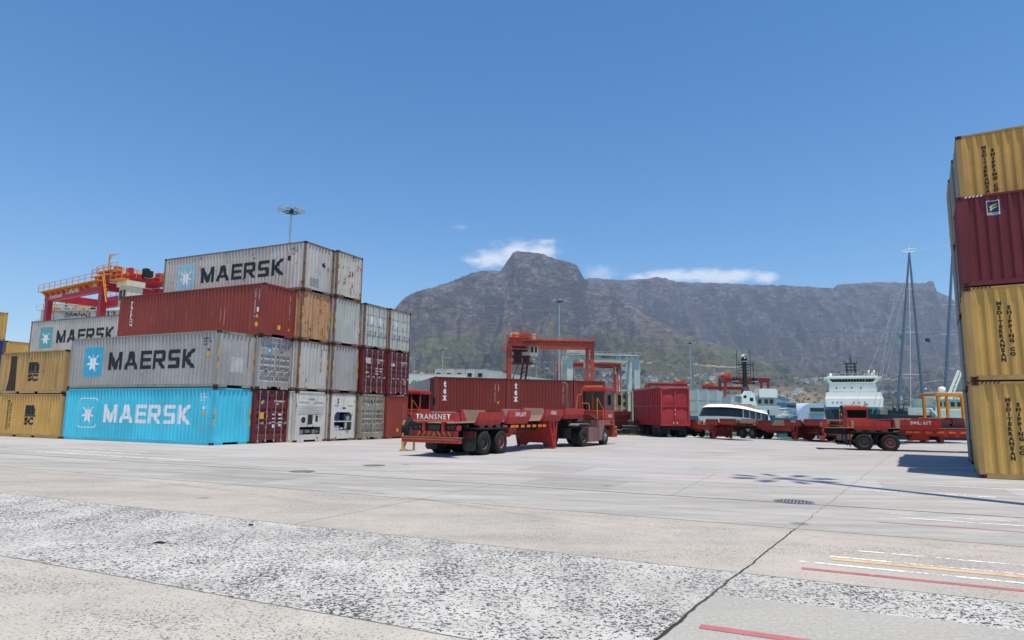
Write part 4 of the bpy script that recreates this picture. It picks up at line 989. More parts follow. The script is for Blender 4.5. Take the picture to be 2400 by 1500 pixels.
def tractor(label, x, y, ang, cab_top=3.40, scale=1, group=None, mark='SH 31'):
    t = thing('terminal_tractor', label, 'tractor', (x, y, 0), R(ang), group, scale)
    wheel(t, 0, 0, .51, .28); wheel(t, 0, .32, .51, .28); wheel(t, 0, 2.4, .51, .28, -1); wheel(t, 0, 2.08, .51, .28, -1)
    wheel(t, 3.19, .05, .50, .30, 1, True); wheel(t, 3.19, 2.38, .50, .30, -1, True)
    m = MB(); m.box(-1.2, 4.6, .75, .9, .55, .95).box(-1.2, 4.6, 1.55, 1.7, .55, .95).box(-1.2, -1.1, .3, 2.1, .45, 1.0).box(.6, 2.0, .5, 1.9, .4, .9).box(-.5, .6, .5, 1.9, 1.0, 1.12)
    m.box(3.0, 3.4, .4, 2.0, .35, .6); m.box(-.1, .1, .3, 2.1, .42, .6)
    obj('chassis', m, V_BLK, t)
    m = MB(); m.prism([(-.8, 1.12), (-.6, 1.22), (.6, 1.22), (.8, 1.12), (.8, 1.18), (.62, 1.27), (-.62, 1.27), (-.8, 1.18)], lambda a, b: (a, -.02, b), lambda a, b: (a, .6, b)); obj('rear_fender', m, plain('fender_grey', '6f7072', .6, .2), t)
    m = MB(); m.prism([(-.8, 1.12), (-.6, 1.22), (.6, 1.22), (.8, 1.12), (.8, 1.18), (.62, 1.27), (-.62, 1.27), (-.8, 1.18)], lambda a, b: (a, 1.8, b), lambda a, b: (a, 2.42, b)); obj('rear_fender', m, MATS['fender_grey'], t)
    m = MB(); m.box(.62, 1.32, -.02, .55, .24, 1.02).box(1.36, 2.02, -.02, .55, .24, 1.02); obj('fuel_tank', m, RUSTP, t)
    m = MB(); m.prism([(2.06, 1.45), (2.1, .3), (2.5, .28), (2.62, .6), (2.85, 1.0), (3.0, 1.45)], lambda a, b: (a, -.03, b), lambda a, b: (a, .5, b)); obj('step_panel', m, RUSTP, t)
    # engine deck, fifth wheel
    m = MB(); m.box(1.2, 3.0, 1.6, 2.4, 1.1, 1.9); m.tube([(1.7, 1.1, 1.2), (2.6, 1.3, 1.45)], .18, 8); m.box(1.3, 2.4, .5, 1.4, 1.05, 1.35); m.lathe([(.5, 1.15), (.5, 1.22), (0, 1.22)], (0, 1.2, 0), 'Z', 18)
    obj('engine', m, plain('engine_grime', '3a2a26', .8, .2), t)
    for k in range(5): pass
    m = MB()
    for k in range(7): m.tube([(2.2 + .1 * k, .2 + .12 * (k % 3), 1.5), (2.5, .5 + .1 * k, 1.75 + .05 * (k % 2)), (2.9, .3 + .2 * k, 1.6)], .025, 5)
    obj('hose', m, plain('hose_red_dirty', '6e2c28', .6), t)
    m = MB(); m.box(1.9, 3.05, 1.5, 2.45, 1.5, 1.95); obj('side_cowl', m, V_RED, t)
    # cab shell with real window openings
    x0, x1, y0, y1, z0, z1 = 3.05, 4.52, -.02, 1.5, 1.5, cab_top
    m = MB(); zs, zw = z0 + .52, z1 - .28
    for (a, b, c_, d) in ((x0, x0 + .1, y0, y0 + .1), (x1 - .1, x1, y0, y0 + .1), (x0, x0 + .1, y1 - .1, y1), (x1 - .1, x1, y1 - .1, y1), (x0, x0 + .08, .74, .84)): m.box(a, b, c_, d, zs, zw)
    m.box(x0, x1, y0, y1, z0, zs); m.box(x0 - .04, x1 + .1, y0 - .04, y1 + .04, zw, z1 - .06); m.box(x0 + .06, x1 - .02, y0 + .05, y1 - .05, z1 - .06, z1)
    cb = obj('cab', m, V_RED, t)
    bev = cb.modifiers.new('b', 'BEVEL'); bev.width = .03; bev.segments = 2
    gz0, gz1 = zs - .12 + .12, zw
    for nm, b_ in (('rear_window', (x0 + .03, x0 + .05, y0 + .1, .74, gz0, gz1)), ('rear_window', (x0 + .03, x0 + .05, .84, y1 - .1, gz0, gz1)), ('side_window', (x0 + .1, x1 - .1, y0 + .03, y0 + .05, gz0, gz1)), ('side_window', (x0 + .1, x1 - .1, y1 - .05, y1 - .03, gz0, gz1)), ('windscreen', (x1 - .05, x1 - .03, y0 + .1, y1 - .1, gz0, gz1))):
        obj(nm, MB().box(*b_), GLASS, cb)
    obj('seat', MB().box(3.4, 3.9, .4, .95, 1.95, 2.2).box(3.35, 3.5, .4, .95, 2.2, 2.9), V_BLK, cb)
    obj('roof_marker', MB().box(x0 + .1, x0 + .2, .2, 1.35, z1, z1 + .09), YORG, cb)
    if mark:
        lay('lettering', fit(font_mesh(mark, .03), 3.55, None, 1.6, 1.78), WHT, cb, lambda q, z: (q, y0 - .005, z))
        lay('lettering', fit(font_mesh('H 3', .02), 0, None, 1.62, 1.82), WHT, cb, lambda q, z: (1.895, 2.3 - q, z))
    m = MB(); m.box(3.0, 4.55, 0, .12, 1.16, 1.48); cp = obj('corner_panel', m, BUMPC, t); obj('lamp_recess', MB().box(3.9, 4.2, -.01, 0, 1.24, 1.4), V_BLK, cp)
    m = MB(); m.box(4.42, 4.9, -.05, 2.5, .42, 1.1).box(4.3, 4.6, 0, 2.4, 1.1, 1.5); fb = obj('front_bumper', m, BUMPC, t)
    obj('bumper_slot', MB().box(4.55, 4.75, -.056, -.05, .85, .98), V_BLK, fb); obj('bumper_slot', MB().box(4.55, 4.75, -.056, -.05, .52, .66), V_BLK, fb)
    m = MB(); m.prism([(2.7, .5), (2.85, 1.0), (3.0, 1.14), (3.9, 1.14), (4.0, .9), (3.9, .9), (3.8, 1.06), (3.05, 1.06), (2.95, .9)], lambda a, b: (a, .02, b), lambda a, b: (a, .4, b)); obj('front_fender', m, V_BLK, t)
    m = MB(); m.tube([(1.85, 1.9, 1.9), (1.85, 1.9, 2.5)], .13, 12); m.tube([(1.85, 1.9, 2.5), (1.85, 1.9, cab_top + .1), (1.85, 2.05, cab_top + .2), (1.85, 2.2, cab_top + .2)], .06, 10); obj('exhaust', m, plain('exhaust_steel', '7c6c62', .6, .5), t)
    m = MB(); m.tube([(2.0, .05, 1.5), (2.0, .05, 2.62), (2.05, .05, 2.7), (2.9, .05, 2.1), (2.95, .05, 1.4)], .022, 6)
    m.tube([(1.9, 1.35, 2.0), (1.95, 1.25, 2.9), (1.95, 1.0, 2.92), (1.95, .98, 3.15)], .025, 6); m.tube([(1.9, 1.35, 2.0), (1.9, .8, 2.02)], .025, 6); m.tube([(1.9, .95, 2.4), (1.9, .6, 2.4), (1.9, .5, 2.3), (1.9, .5, 2.0)], .02, 6)
    obj('handrail', m, YORG, t)
    m = MB(); m.box(4.6, 4.66, -.42, -.22, 2.35, 2.95); m.tube([(4.5, 0, 3.0), (4.63, -.3, 3.0), (4.63, -.3, 2.3), (4.5, 0, 2.3)], .018, 6); obj('mirror', m, V_BLK, t)
    return t
trailer('red low trailer with white lettering hitched to the red tractor in the middle', -1.067, 28.314, 61, ((1, 'SWL:61T', .28, .2), (2, 'HT68', .3, .2)), beam=False)
tractor('red terminal tractor with tall glazed cab pulling the lettered trailer', 4.03, 36.58, 60)
GT = 'red trailers parked behind'
t2 = trailer('red low trailer with its rear to the left beside the mustard stack', 19.205, 36.237, -22, ((1, 'SWL: 61T', .26, .2),), scale=.88, group=GT)
trailer('dark red trailer whose wheels face left, next to the red tipper', 14.0, 56.5, -72, (), V_REDD, .76, GT, full=False)
trailer('dark red trailer carrying a white number on its rail', 18.9, 54.5, -66, ((2, 'HT23', .4, .2),), V_REDD, .78, GT, full=False)
trailer('dark red trailer standing between the numbered one and the cab', 22.3, 52.5, -64, (), V_MAROON, .78, GT, full=False)
trailer('dark red trailer behind the big black wheels', 25.0, 46.0, 14, (), V_MAROON, .85, GT, full=False)
trailer('maroon trailer carrying the orange lifting frame', 24.6, 49.0, 3, (), V_REDD, .88, GT, full=False)
trailer('dark red trailer just right of the tractor with the glazed cab', 7.0, 59.0, 8, (), V_MAROON, .88, GT, full=False)
tractor('red tractor with a wide window parked behind the right trailer', 23.0, 47.3, 255, 2.9, .86, mark=None)
tractor('red tractor half hidden at the end of the tall left stack', -8.3, 48.6, 66, 3.45, mark='SH 3')
# spare wheel rack beside it
t = thing('spare_wheel', 'big black tyre with pale rim on a yellow stand beside the trailer tail', 'tyre', (-4.55, 31.0, 0), R(61))
o = wheel(t, 0, 0, .5, .3, 1, rim=HUB); o.location = (0, 0, .98)
obj('stand', MB().bar((-.46, .2, 0), (-.42, .2, 1.35), .09).bar((-.42, .2, 1.33), (-.1, .2, 1.36), .09).bar((-.6, .2, .03), (-.2, .2, .03), .12).bar((-.45, .2, .45), (.4, .2, .45), .09).bar((-.4, .2, .1), (-.2, .2, .45), .07).bar((.38, .2, 0), (.38, .2, .45), .07), plain('stand_yellow', 'cf9f52', .6), t)

# high-sided red tipper trailer
def tipper():
    t = thing('tipper_trailer', 'high sided red steel bin trailer with ribbed walls and dented tailgate', 'trailer', (14.45, 53.9, 0), R(96))
    B = paint('bin_red', 'a8353a', .03, .3, .55); Lb, Wb, z0, z1 = 7.6, 2.32, .98, 4.0
    m = MB(); m.box(0.02, Lb, .03, .08, z0, z1).box(.02, Lb, Wb - .08, Wb - .03, z0, z1).box(Lb - .05, Lb, 0, Wb, z0, z1).box(0, Lb, 0, Wb, z0 - .02, z0 + .05)
    b = obj('bin_body', m, B, t)
    m = MB()
    for k in range(13):
        x = .3 + k * .6
        for yy in (-.04, Wb - .03): m.box(x, x + .12, yy, yy + .07, z0, z1 - .1)
    for yy in (-.06, Wb - .03): m.box(0, Lb, yy, yy + .09, 2.5, 2.6)
    obj('wall_ribs', m, B, b)
    m = MB(); m.box(-.14, Lb + .05, -.16, .1, z1 - .04, z1 + .1).box(-.14, Lb + .05, Wb - .1, Wb + .16, z1 - .04, z1 + .1).box(-.16, .06, .1, Wb - .1, z1 - .04, z1 + .1); obj('top_rim', m, paint('bin_rim_red', 'c25a58', .05, .3, .5), b)
    # tailgate with bulged panels
    bm = MB(); n = 14; vs = []
    for i in range(n + 1):
        for j in range(n + 1):
            a, c = i / n, j / n; y = .05 + (Wb - .1) * a; z = z0 + .03 + (z1 - z0 - .15) * c
            fx = (a * 2) % 1; fz = (c * 2) % 1
            d = math.sin(math.pi * fx) * math.sin(math.pi * fz) * .07 * (1 + .8 * mn.noise(Vector((a * 4, c * 5, 2)))) if 0 < i < n and 0 < j < n and i != n // 2 and j != n // 2 else 0
            vs.append((.0 - d + .03 * mn.noise(Vector((a * 7, c * 6, 9))), y, z))
    bm.add(vs, [(i * (n + 1) + j, (i + 1) * (n + 1) + j, (i + 1) * (n + 1) + j + 1, i * (n + 1) + j + 1) for i in range(n) for j in range(n)])
    tg = obj('tailgate', bm, B, t, True)
    m = MB()
    for yy in (-.06, Wb / 2 - .07, Wb - .1): m.box(-.10, .01, yy, yy + .15, z0 - .06, z1 - .1)
    m.box(-.085, .01, .0, Wb, 2.44, 2.58).box(-.085, .01, 0, Wb, z0 - .05, z0 + .12); obj('tailgate_frame', m, B, tg)
    m = MB(); m.box(-.12, -.1, 1.0, 1.05, 1.1, 1.25).box(-.12, -.1, 1.3, 1.35, 1.1, 1.25); obj('latch', m, WHT, tg)
    lay('marking', fit(font_mesh('R 15', .02, vertical=True), 0, .08, 0, .5), WHT, tg, lambda q, z: (-.105, Wb / 2 + .04 - q, 1.75 + z))
    for x in (.9, 2.1): wheel(t, x, .05, .5, .3); wheel(t, x, .4, .5, .3); wheel(t, x, Wb - .05, .5, .3, -1); wheel(t, x, Wb - .4, .5, .3, -1)
    for x in (6.2,): wheel(t, x, .3, .5, .3); wheel(t, x, Wb - .3, .5, .3, -1)
    obj('chassis', MB().box(0.2, Lb, .7, .85, .7, .98).box(.2, Lb, 1.5, 1.65, .7, .98).box(.3, .4, .2, 2.1, .6, .9), V_BLK, t)
    obj('side_box', MB().box(.2, 1.6, Wb - .02, Wb + .1, .75, .95), V_MAROON, t)
tipper()
# containers riding on trailers behind the truck
GX = 'oxide red containers on trailers behind the truck'
P_TEX = paint('container_tex_red', '7c312a', .16, .45)
ca = R(17)
for i, lb in enumerate(('red container with upright white lettering, left of two behind the truck', 'red container with upright white lettering and scuffed side, directly behind the tractor', 'red container end piece showing left of the tractor cab')):
    x = -6.25 + math.cos(ca) * 6.12 * i; y = 54.0 + math.sin(ca) * 6.12 * i
    c = container(lb, (x, y, 1.80), ca, 6.058 if i < 2 else 3.0, 2.896, P_TEX, P_TEX, group=GX)
    if i < 2:
        vert_text(c, 'tex', .85, .95, 2.6, .38, WHT, .07); vert_text(c, 'TEXU 205734', 5.15, .9, 2.4, .06, WHT, name='marking'); vert_text(c, '22G1', 5.45, 1.75, 2.4, .06, WHT, name='marking')
        on_side(c, 'sticker', poly_mesh([[(5.36, .75), (5.5, .75), (5.5, .98), (5.36, .98)]]), YEL)
    trailer(('flat red trailer under the left lettered red container', 'flat red trailer under the scuffed red container', 'flat red trailer under the rightmost red container')[i], x + (.9 if i < 2 else -1.6), y + (.22 if i < 2 else 1.9), 17, (), V_MAROON, (1.0 if i < 2 else .62), GT, legs=False, full=False)
c = container('pale grey container seen lengthwise left of the lettered red ones', (-4.75, 57.7, 1.8), R(107), LF, 2.896, P_GREY2, P_GREY, group=GX)
trailer('flat red trailer under the grey container', -5.2, 60.0, 107, (), V_MAROON, 1.0, GT, legs=False, full=False)
# ------------------------------------------------------------------ yard cranes
def rail_run(m, p, q, h=1.1, n=None, r=.035):
    p, q = Vector(p), Vector(q); L = (q - p).length; n = n or max(2, int(L / 1.8))
    for k in range(n + 1): a = p.lerp(q, k / n); m.bar(a, a + Vector((0, 0, h)), r * 2)
    for z in (h, h * .5): m.bar(p + Vector((0, 0, z)), q + Vector((0, 0, z)), r * 1.8)
def rtg(label, x, y, ang, span, H, red, walk, troll=.2, depth=7.0, girder=1.5, text=None, tcol=None, detail=1, low=None, hoist=True, group='yard cranes', legtext=None, tpaint=None, lw=1.1):
    """rubber-tyred gantry: two portal frames, sill beams on wheels, trolley with cab"""
    t = thing('gantry_crane', label, 'crane', (x, y, 0), R(ang), group)
    for k, yy in enumerate((0, depth)):
        m = MB(); m.box(-.6, span + .6, yy - .45, yy + .45, H - girder, H)
        g = obj('girder', m, red, t)
        if text and k == 0:
            for (s, a, z, hh, c) in text: lay('lettering', fit(font_mesh(s, .03), a, None, H - girder + z, H - girder + z + hh), c, g, lambda q, zz: (q, -.46, zz))
        for a in (0, span):
            m = MB(); s_ = 1 if a == 0 else -1
            m.prism([(a - lw / 2, H - girder), (a + lw / 2, H - girder), (a + lw * .38, 1.8), (a - lw * .38, 1.8)], lambda p, q: (p, yy - .35, q), lambda p, q: (p, yy + .35, q))
            lg = obj('leg', m, red, t)
            if legtext and k == 0 and a == legtext[1] * span:
                lay('lettering', fit(font_mesh(legtext[0], .03, vertical=True), a - .25, a + .25, H - girder - 9.5, H - girder - 1), tcol or BRN, lg, lambda q, zz: (q, -.36, zz))
    for a in (0, span):
        m = MB(); m.box(a - .5, a + .5, -1.5, depth + 1.5, 1.2, 2.1); obj('cross_beam', MB().box(a - .35, a + .35, .45, depth - .45, H - girder + .2, H - .3), red, t)
        obj('sill_beam', m, red, t)
        for yy in (-1.0, .4, depth - .4, depth + 1.0):
            o = obj('wheel', geo(('ty', .8, .5), lambda: tyre_mesh(.8, .5)), TYRE, t); o.rotation_euler = (0, 0, R(90)); o.location = (a + .25, yy, .8)
    m = MB(); m.box(-1.0, span + 1.0, -1.35, -.46, H - .30, H - .22); 
    for k in range(int(span / 1.9) + 1): m.prism([(0, -.3), (-.85, -.3), (0, -1.05)], lambda a, b, q=k: (q * 1.9, -.46 + a, H + b), lambda a, b, q=k: (q * 1.9 + .12, -.46 + a, H + b))
    if detail: rail_run(m, (-1.0, -1.32, H - .25), (span + 1.0, -1.32, H - .25)); rail_run(m, (-1.0, depth + .6, H), (span + 1, depth + .6, H))
    obj('walkway', m, walk, t)
    if detail:
        m = MB()   # caged ladder on the outer side of the left legs
        for yy in (.6, 1.2): m.bar((-.9, yy, 2), (-.9, yy, H), .08)
        for k in range(int(H / 1.1)): m.bar((-.9, .6, 2 + k), (-.9, 1.2, 2 + k), .05)
        for z in (H * .35, H * .62, H * .85): m.box(-1.9, -.6, .0, 1.9, z, z + .1); rail_run(m, (-1.9, 0, z + .1), (-1.9, 1.9, z + .1)); rail_run(m, (-1.9, 0, z + .1), (-.6, 0, z + .1))
        for k in range(5): m.bar((-1.5, .3, 2 + k * H / 6), (-1.5, .3, 2 + (k + 1) * H / 6), .05)
        obj('ladder', m, walk, t)
    tx = span * troll
    m = MB(); m.box(tx - 2.4, tx + 2.8, -.2, depth + .2, H + .25, H + .6); m.box(tx - 1.6, tx + 1.2, 1, depth - 1, H + .6, H + 1.5); m.box(tx + 1.4, tx + 2.4, .5, 2.0, H + .6, H + 1.9)
    tr = obj('trolley', m, tpaint or red, t)
    m = MB(); rail_run(m, (tx - 2.6, -.6, H + .6), (tx + 3.0, -.6, H + .6)); rail_run(m, (tx - 2.6, -.6, H + .6), (tx - 2.6, depth + .4, H + .6)); rail_run(m, (tx + 3, -.6, H + .6), (tx + 3, depth + .4, H + .6)); m.box(tx - 2.6, tx + 3.0, -.6, -.2, H + .5, H + .6)
    m.bar((tx + .5, .2, H + .6), (tx + .5, .2, H + 3.8), .14); m.bar((tx + .5, .2, H + 3.7), (tx + 2.8, .2, H + 3.5), .12); m.bar((tx + .5, .2, H + 3.0), (tx + 1.4, .2, H + 3.6), .08)
    if detail: 
        for k in range(6): m.bar((tx + 1.2 + k * .25, -.7, H + .3 - k * .62), (tx + 1.2 + k * .25, -.1, H + .3 - k * .62), .2, .05)
        m.bar((tx + 1.0, -.7, H + .5), (tx + 2.8, -.7, H - 3.6), .14); m.bar((tx + 1.0, -.7, H + 1.5), (tx + 2.8, -.7, H - 2.6), .07)
        for k in range(5): m.bar((tx + 1.1 + k * .4, -.7, H + .4 - k * .9), (tx + 1.1 + k * .4, -.7, H + 1.4 - k * .9), .05)
    obj('trolley_railing', m, walk, tr)
    if detail:
        rc = random.Random(int(abs(x) * 10))
        for nm, mt in (('winch_gear', C_YEL), ('drive_motor', MATS['deck_gear_cream']), ('service_box', red), ('cable_reel', V_BLK)):
            for _ in range(5):
                a, b, c = tx - 2 + rc.random() * 6.5, rc.random() * (depth - .5), H + .6 + rc.random() * .8; q = .25 + rc.random() * .6
                obj(nm, MB().box(a, a + q * 1.3, b, b + q, H + .6, c + q), mt, tr)
        m = MB(); m.box(tx - 1.5, tx + 4.6, -.5, .2, H + 1.0, H + 1.15); rail_run(m, (tx - 1.5, -.5, H + 1.15), (tx + 4.6, -.5, H + 1.15), .9); rail_run(m, (tx + 3.2, -.6, H - .4), (tx + 6.4, -.6, H - .4)); m.box(tx + 3, tx + 6.4, -.6, .5, H - .5, H - .4); obj('service_platform', m, walk, tr)
    m = MB(); m.box(tx - 1.8, tx + .2, depth * .4, depth * .75, H + .6, H + 2.3); obj('machine_house', m, plain('machine_cream', 'cfc8b0', .5), tr)
    m = MB(); m.box(tx + 3.0, tx + 5.2, .8, 3.0, H - 4.0, H - 1.2); m.box(tx + 2.6, tx + 5.4, .6, 3.2, H - 1.2, H - .4)
    cbn = obj('operator_cab', m, MATS['machine_cream'], tr)
    obj('cab_window', MB().box(tx + 3.2, tx + 4.0, .78, .8, H - 3.2, H - 1.7).box(tx + 4.3, tx + 4.9, .78, .8, H - 3.2, H - 1.7), GLASS, cbn)
    if hoist:
        m = MB()
        for dx, yy in ((-.8, 1.5), (.8, 1.5), (-.8, depth - 1.5), (.8, depth - 1.5)): m.bar((tx + dx, yy, H), (tx + dx, yy, 9.5), .05)
        obj('hoist_rope', m, V_BLK, t)
        m = MB(); m.box(tx - 1.2, tx + 1.2, .6, depth - .6, 9.0, 9.5).box(tx - 1.2, tx + 1.2, .5, .8, 8.6, 9.5).box(tx - 1.2, tx + 1.2, depth - .8, depth - .5, 8.6, 9.5); obj('spreader', m, walk, t)
    return t
plain('deck_gear_cream', 'c9bfa4', .6)
C_RED = paint('crane_red', 'b32430', .06, .4, .5); C_YEL = plain('crane_yellow', 'd98f1c', .5, var=.15); C_ORED = paint('crane_orange_red', 'b84a34', .06, .3, .6)
C_BLUE = paint('crane_pale_blue', 'c6c4bc', .03, .25, .55); C_ORANGE = plain('crane_orange', 'd9781e', .5, var=.15); C_RED2 = paint('crane_bright_red', 'c22a26', .02, .2, .5)
rtg('red crane with yellow walkways and trolley behind the tall left stack', -74.2, 104.0, -34, 17.8, 20.3, C_RED, C_YEL, 1.0, 8.0, 1.7, (('TRANSNET', 6.6, .5, .75, WHT), ('LR05', 15.4, .8, .5, WHT), ('KONECRANES', 1.4, .25, .5, WHT)), hoist=False)
rtg('pale blue crane lettered K12 seen through the red crane', -99.0, 138, -3, 24, 22.4, C_BLUE, C_BLUE, .12, 7, 2.2, (('TERMINALS', 4.6, .7, .85, INK), ('K12', 12.3, .35, 1.6, INK)))
ORC = rtg('orange red crane with lettering down its left leg, in the middle distance', -.4, 168, 3, 21.2, 20.6, C_ORED, C_ORED, .10, 7.5, 1.6, (('SWL41T', 3.2, .5, .9, BRN),), hoist=False, legtext=('RTG33AC', 0), tcol=BRN, lw=.95)
m = MB(); H_ = 20.6
for z in (14.6, 16.4, 18.0): m.box(.2, 6.2 - (z - 14.6) * .4, 1.5, 6.5, z, z + .3)
m.box(1.2, 3.2, 2.5, 5.5, 14.9, 17.8); m.box(3.6, 5.2, 2.2, 4.0, 15.0, 16.2)
for k in range(6): m.bar((.4 + k, 1.5, 14.9), (.4 + k, 1.5, 16.0), .12)
for a, b in (((2.0, 4, 3), (3.6, 4, 14.6)), ((3.4, 4, 3), (4.8, 4, 14.6)), ((-.2, 3, 8), (2.4, 3, 14.6)), ((-.2, 3, 5), (3.0, 3, 11))): m.bar(a, b, .5 if a[1] == 4 else .2)
for k in range(9): m.bar((2.1 + k * .15, 4, 4 + k * 1.15), (3.4 + k * .15, 4, 4.8 + k * 1.15), .18)
obj('hoist_machinery', m, paint('crane_grimy_red', '5c2a22', .3, .8, .8), ORC)
rtg('pale blue crane lettered terminals beyond the orange red one', 18.0, 203, 8, 21.5, 20.3, C_BLUE, C_BLUE, .10, 8, 1.7, (('TERMINALS', 9.2, .5, .8, INK), ('17', 16.5, .35, 1.0, INK)), hoist=False, lw=2.0)
rtg('bright red crane with orange arms between the pale blue legs', 18.6, 248, 4, 22.3, 21.2, C_RED2, C_ORANGE, .82, 7, 1.4, hoist=False, legtext=('LR18', 1), tcol=WHT)
rtg('small far red crane showing above the tipper trailer', 82.5, 395, 2, 22.5, 21.0, C_RED2, C_ORANGE, .86, 7, 1.6, detail=0)
rtg('bright red crane behind the black radar mast', 106.5, 328, 2, 21.5, 21.0, C_RED2, C_ORANGE, .03, 8, 2.4, detail=0)
rtg('bright red crane left of the black radar mast, lower in view', 111.0, 372, 2, 22.5, 18.5, C_RED2, C_ORANGE, .05, 8, 1.8, detail=0)
rtg('yellow and red crane just right of the tall left stack', -37.0, 240, 4, 21.5, 13.5, C_RED, C_ORANGE, .80, 7, 1.4, detail=1)
rtg('far red crane beyond the white containers right of the tipper', 74, 430, 0, 36, 17.5, C_RED2, C_ORANGE, .5, 7, 1.4, detail=0)

# ------------------------------------------------------------------ lamp masts
GALV = plain('galvanised_steel', '9fb0b6', .45, .4, var=.15); LENS = plain('floodlight_lens', 'c9c4b4', .3)
def lamp_mast(label, x, y, H=35, k=1., hs=1.):
    t = thing('lamp_mast', label, 'light mast', (x, y, 0), 0, 'tall floodlight masts in the yard')
    m = MB(); m.tube([(0, 0, 0), (0, 0, H * .5), (0, 0, H)], [.34 * k, .24 * k, .15 * k], 12); m.tube([(0, 0, 0), (0, 0, .6)], .45, 12); obj('pole', m, GALV, t)
    m = MB(); m.lathe([(.3, H - .4), (.35, H), (.3, H + .5), (0, H + .6)], n=12); m.lathe([(1.0, H - .2), (1.0, H - .1), (.9, H - .1), (.9, H - .2), (1.0, H - .2)], n=20)
    for i in range(8): a = math.pi / 4 * i; m.bar((.2 * math.cos(a), .2 * math.sin(a), H), (2.3 * math.cos(a), 2.3 * math.sin(a), H + .1), .07)
    if hs != 1:
        m = MB(); m.lathe([(.2, H - .3), (.28, H), (.2, H + .3), (0, H + .35)], n=10)
        for i in range(8): a = math.pi / 4 * i; m.bar((.1 * math.cos(a), .1 * math.sin(a), H), (1.6 * math.cos(a), 1.6 * math.sin(a), H + .1), .06)
    hd = obj('head_frame', m, V_BLK, t)
    for i in range(8):
        a = math.pi / 4 * i; m = MB(); c, s = math.cos(a) * hs, math.sin(a) * hs
        m.prism([(1.35, .1), (2.3, .35), (2.35, .1), (1.4, -.12)], lambda p, q: (p * c - (.35 if hs == 1 else .22) * s, p * s + .35 * c, H + q), lambda p, q: (p * c + (.35 if hs == 1 else .22) * s, p * s - .35 * c, H + q))
        f = obj('floodlight', m, GALV, hd)
    return t
for lb, px, py, Y in (('tall floodlight mast rising behind the lettered top container', 683, 496, 108), ('tall floodlight mast in front of the mountain, left of the cab', 1311, 706, 190), ('floodlight mast standing right of the tipper trailer', 1617, 804, 290), ('thin floodlight mast above the left lettered red container', 1038, 818, 330), ('smallest floodlight mast beside the orange red crane leg', 1257, 850, 420), ('faint floodlight mast beside the yellow crane near the tall stack', 971, 842, 410)):
    p = at(px, py, Y); lamp_mast(lb, p.x, Y, p.z)
lamp_mast('tall floodlight mast beyond the right edge that throws its shadow across the slabs', 12.07, 11.95, 34, .85, .62)

# ------------------------------------------------------------------ light boxes of reefers far behind, each a container
RW = plain('reefer_white', 'c4c6c0', .5, var=.06, scale=.4); RW2 = plain('reefer_offwhite', 'b9bab2', .55, var=.1, scale=.4)
def reefer_box(L, H):
    m = MB(); m.box(.03, L - .03, .03, CW - .03, .14, H - .03)
    for x in (0, L - .15):
        for y in (0, CW - .12): m.box(x, x + .15, y, y + .12, 0, H)
        m.box(x, x + .15, .12, CW - .12, H - .14, H); m.box(x, x + .15, .12, CW - .12, .0, .16)
    for y in (0, CW - .06): m.box(.15, L - .15, y, y + .06, H - .08, H); m.box(.15, L - .15, y, y + .06, 0, .15)
    return m
RBM = reefer_box(LF, HQ).mesh('box'); UNM = MB().box(-.02, .03, .5, 1.95, .6, 1.7).mesh('unit')
MK = MB().box(4.6, 5.6, -.012, .03, 1.2, 2.3).box(8.1, 9.0, -.012, .03, 1.3, 2.2).mesh('mark')
MKM = plain('logo_tan', 'a07c58', .6)
def reefer(label, x, y, z, ang, group, mat=None, unit=True, mark=False):
    t = thing('shipping_container', label, 'shipping container', (x, y, z), ang, group)
    obj('box', RBM, mat or RW, t)
    if unit: obj('cooling_unit', UNM, V_BLK, t)
    if mark: obj('logo', MK, MKM, t)
    return t
VA = math.atan2(VY, VX)
GRF = 'white containers of the long stack behind the trucks'
for i in range(5):
    for k in range(3):
        p = at(1036 + i * 24.5, 866, 193)
        reefer(f'white container end, {["first", "second", "third", "fourth", "fifth"][i]} from the left, {["third", "fourth", "topmost"][k]} tier of the long stack' if k else f'white container end, {ORDS[i]} column from the left, base of the long stack', p.x - i * .0 - 0, 193, ZT[1] * k * 1.0 + (0 if k == 0 else 2.925 * 2 - 0) if False else 2.925 * (k + 2), VA, GRF, RW if (i + k) % 2 else RW2)
for i in range(5):
    for k in range(2): 
        p = at(1036 + i * 24.5, 866, 193); reefer(f'white container end, {ORDS[i]} column from the left, {"ground" if k == 0 else "second"} tier of the long stack', p.x, 193, 2.925 * k, VA, GRF, RW, False)
for i in range(6):
    for k in range(5):
        x = 2.6 + VX * 12.4 * i - 1.6; y = 186 + VY * 12.4 * i
        reefer(f'white container lengthwise, {ORDS[i]} along the right flank, {ORDS[k]} tier of the long stack', x - 10.5 * 0 - 9.2, y + 12, 2.925 * k, VA, GRF, RW if (i * 2 + k) % 3 else RW2, False, k == 4)
GRR = 'pale container stack right of the tipper'
for i in range(4):
    for k in range(3):
        p = at(1612 + i * 23, 975, 168 + i * 3)
        reefer(f'pale container end, {ORDS[i]} column, {["on the ground", "middle tier", "top tier"][k]}, right of the tipper trailer', p.x, 168 + i * 3, 2.925 * k, VA, GRR, RW2, False)
for i, (px, py) in enumerate(((968, 872), (968, 905))):
    p = at(px, py, 120)
    c = reefer('white container with green lettering just right of the tall stack' if i == 0 else 'white container under the green lettered one', p.x - 2.5, 120, 2.925 * (2 - i) - .4 * 0, 0, 'white containers beyond the right end of the tall stack', RW, False)
    if i == 0: lay('lettering', fit(font_mesh('CASAMAR', .06), 2.2, 8.4, .7, 1.7), plain('lettering_green', '3a9a52', .5), c, lambda q, z: (q, -.02, z))
p = at(968, 905, 120); reefer('lowest white container beyond the right end of the tall stack', p.x - 2.5, 120, 0, 0, 'white containers beyond the right end of the tall stack', RW, False)

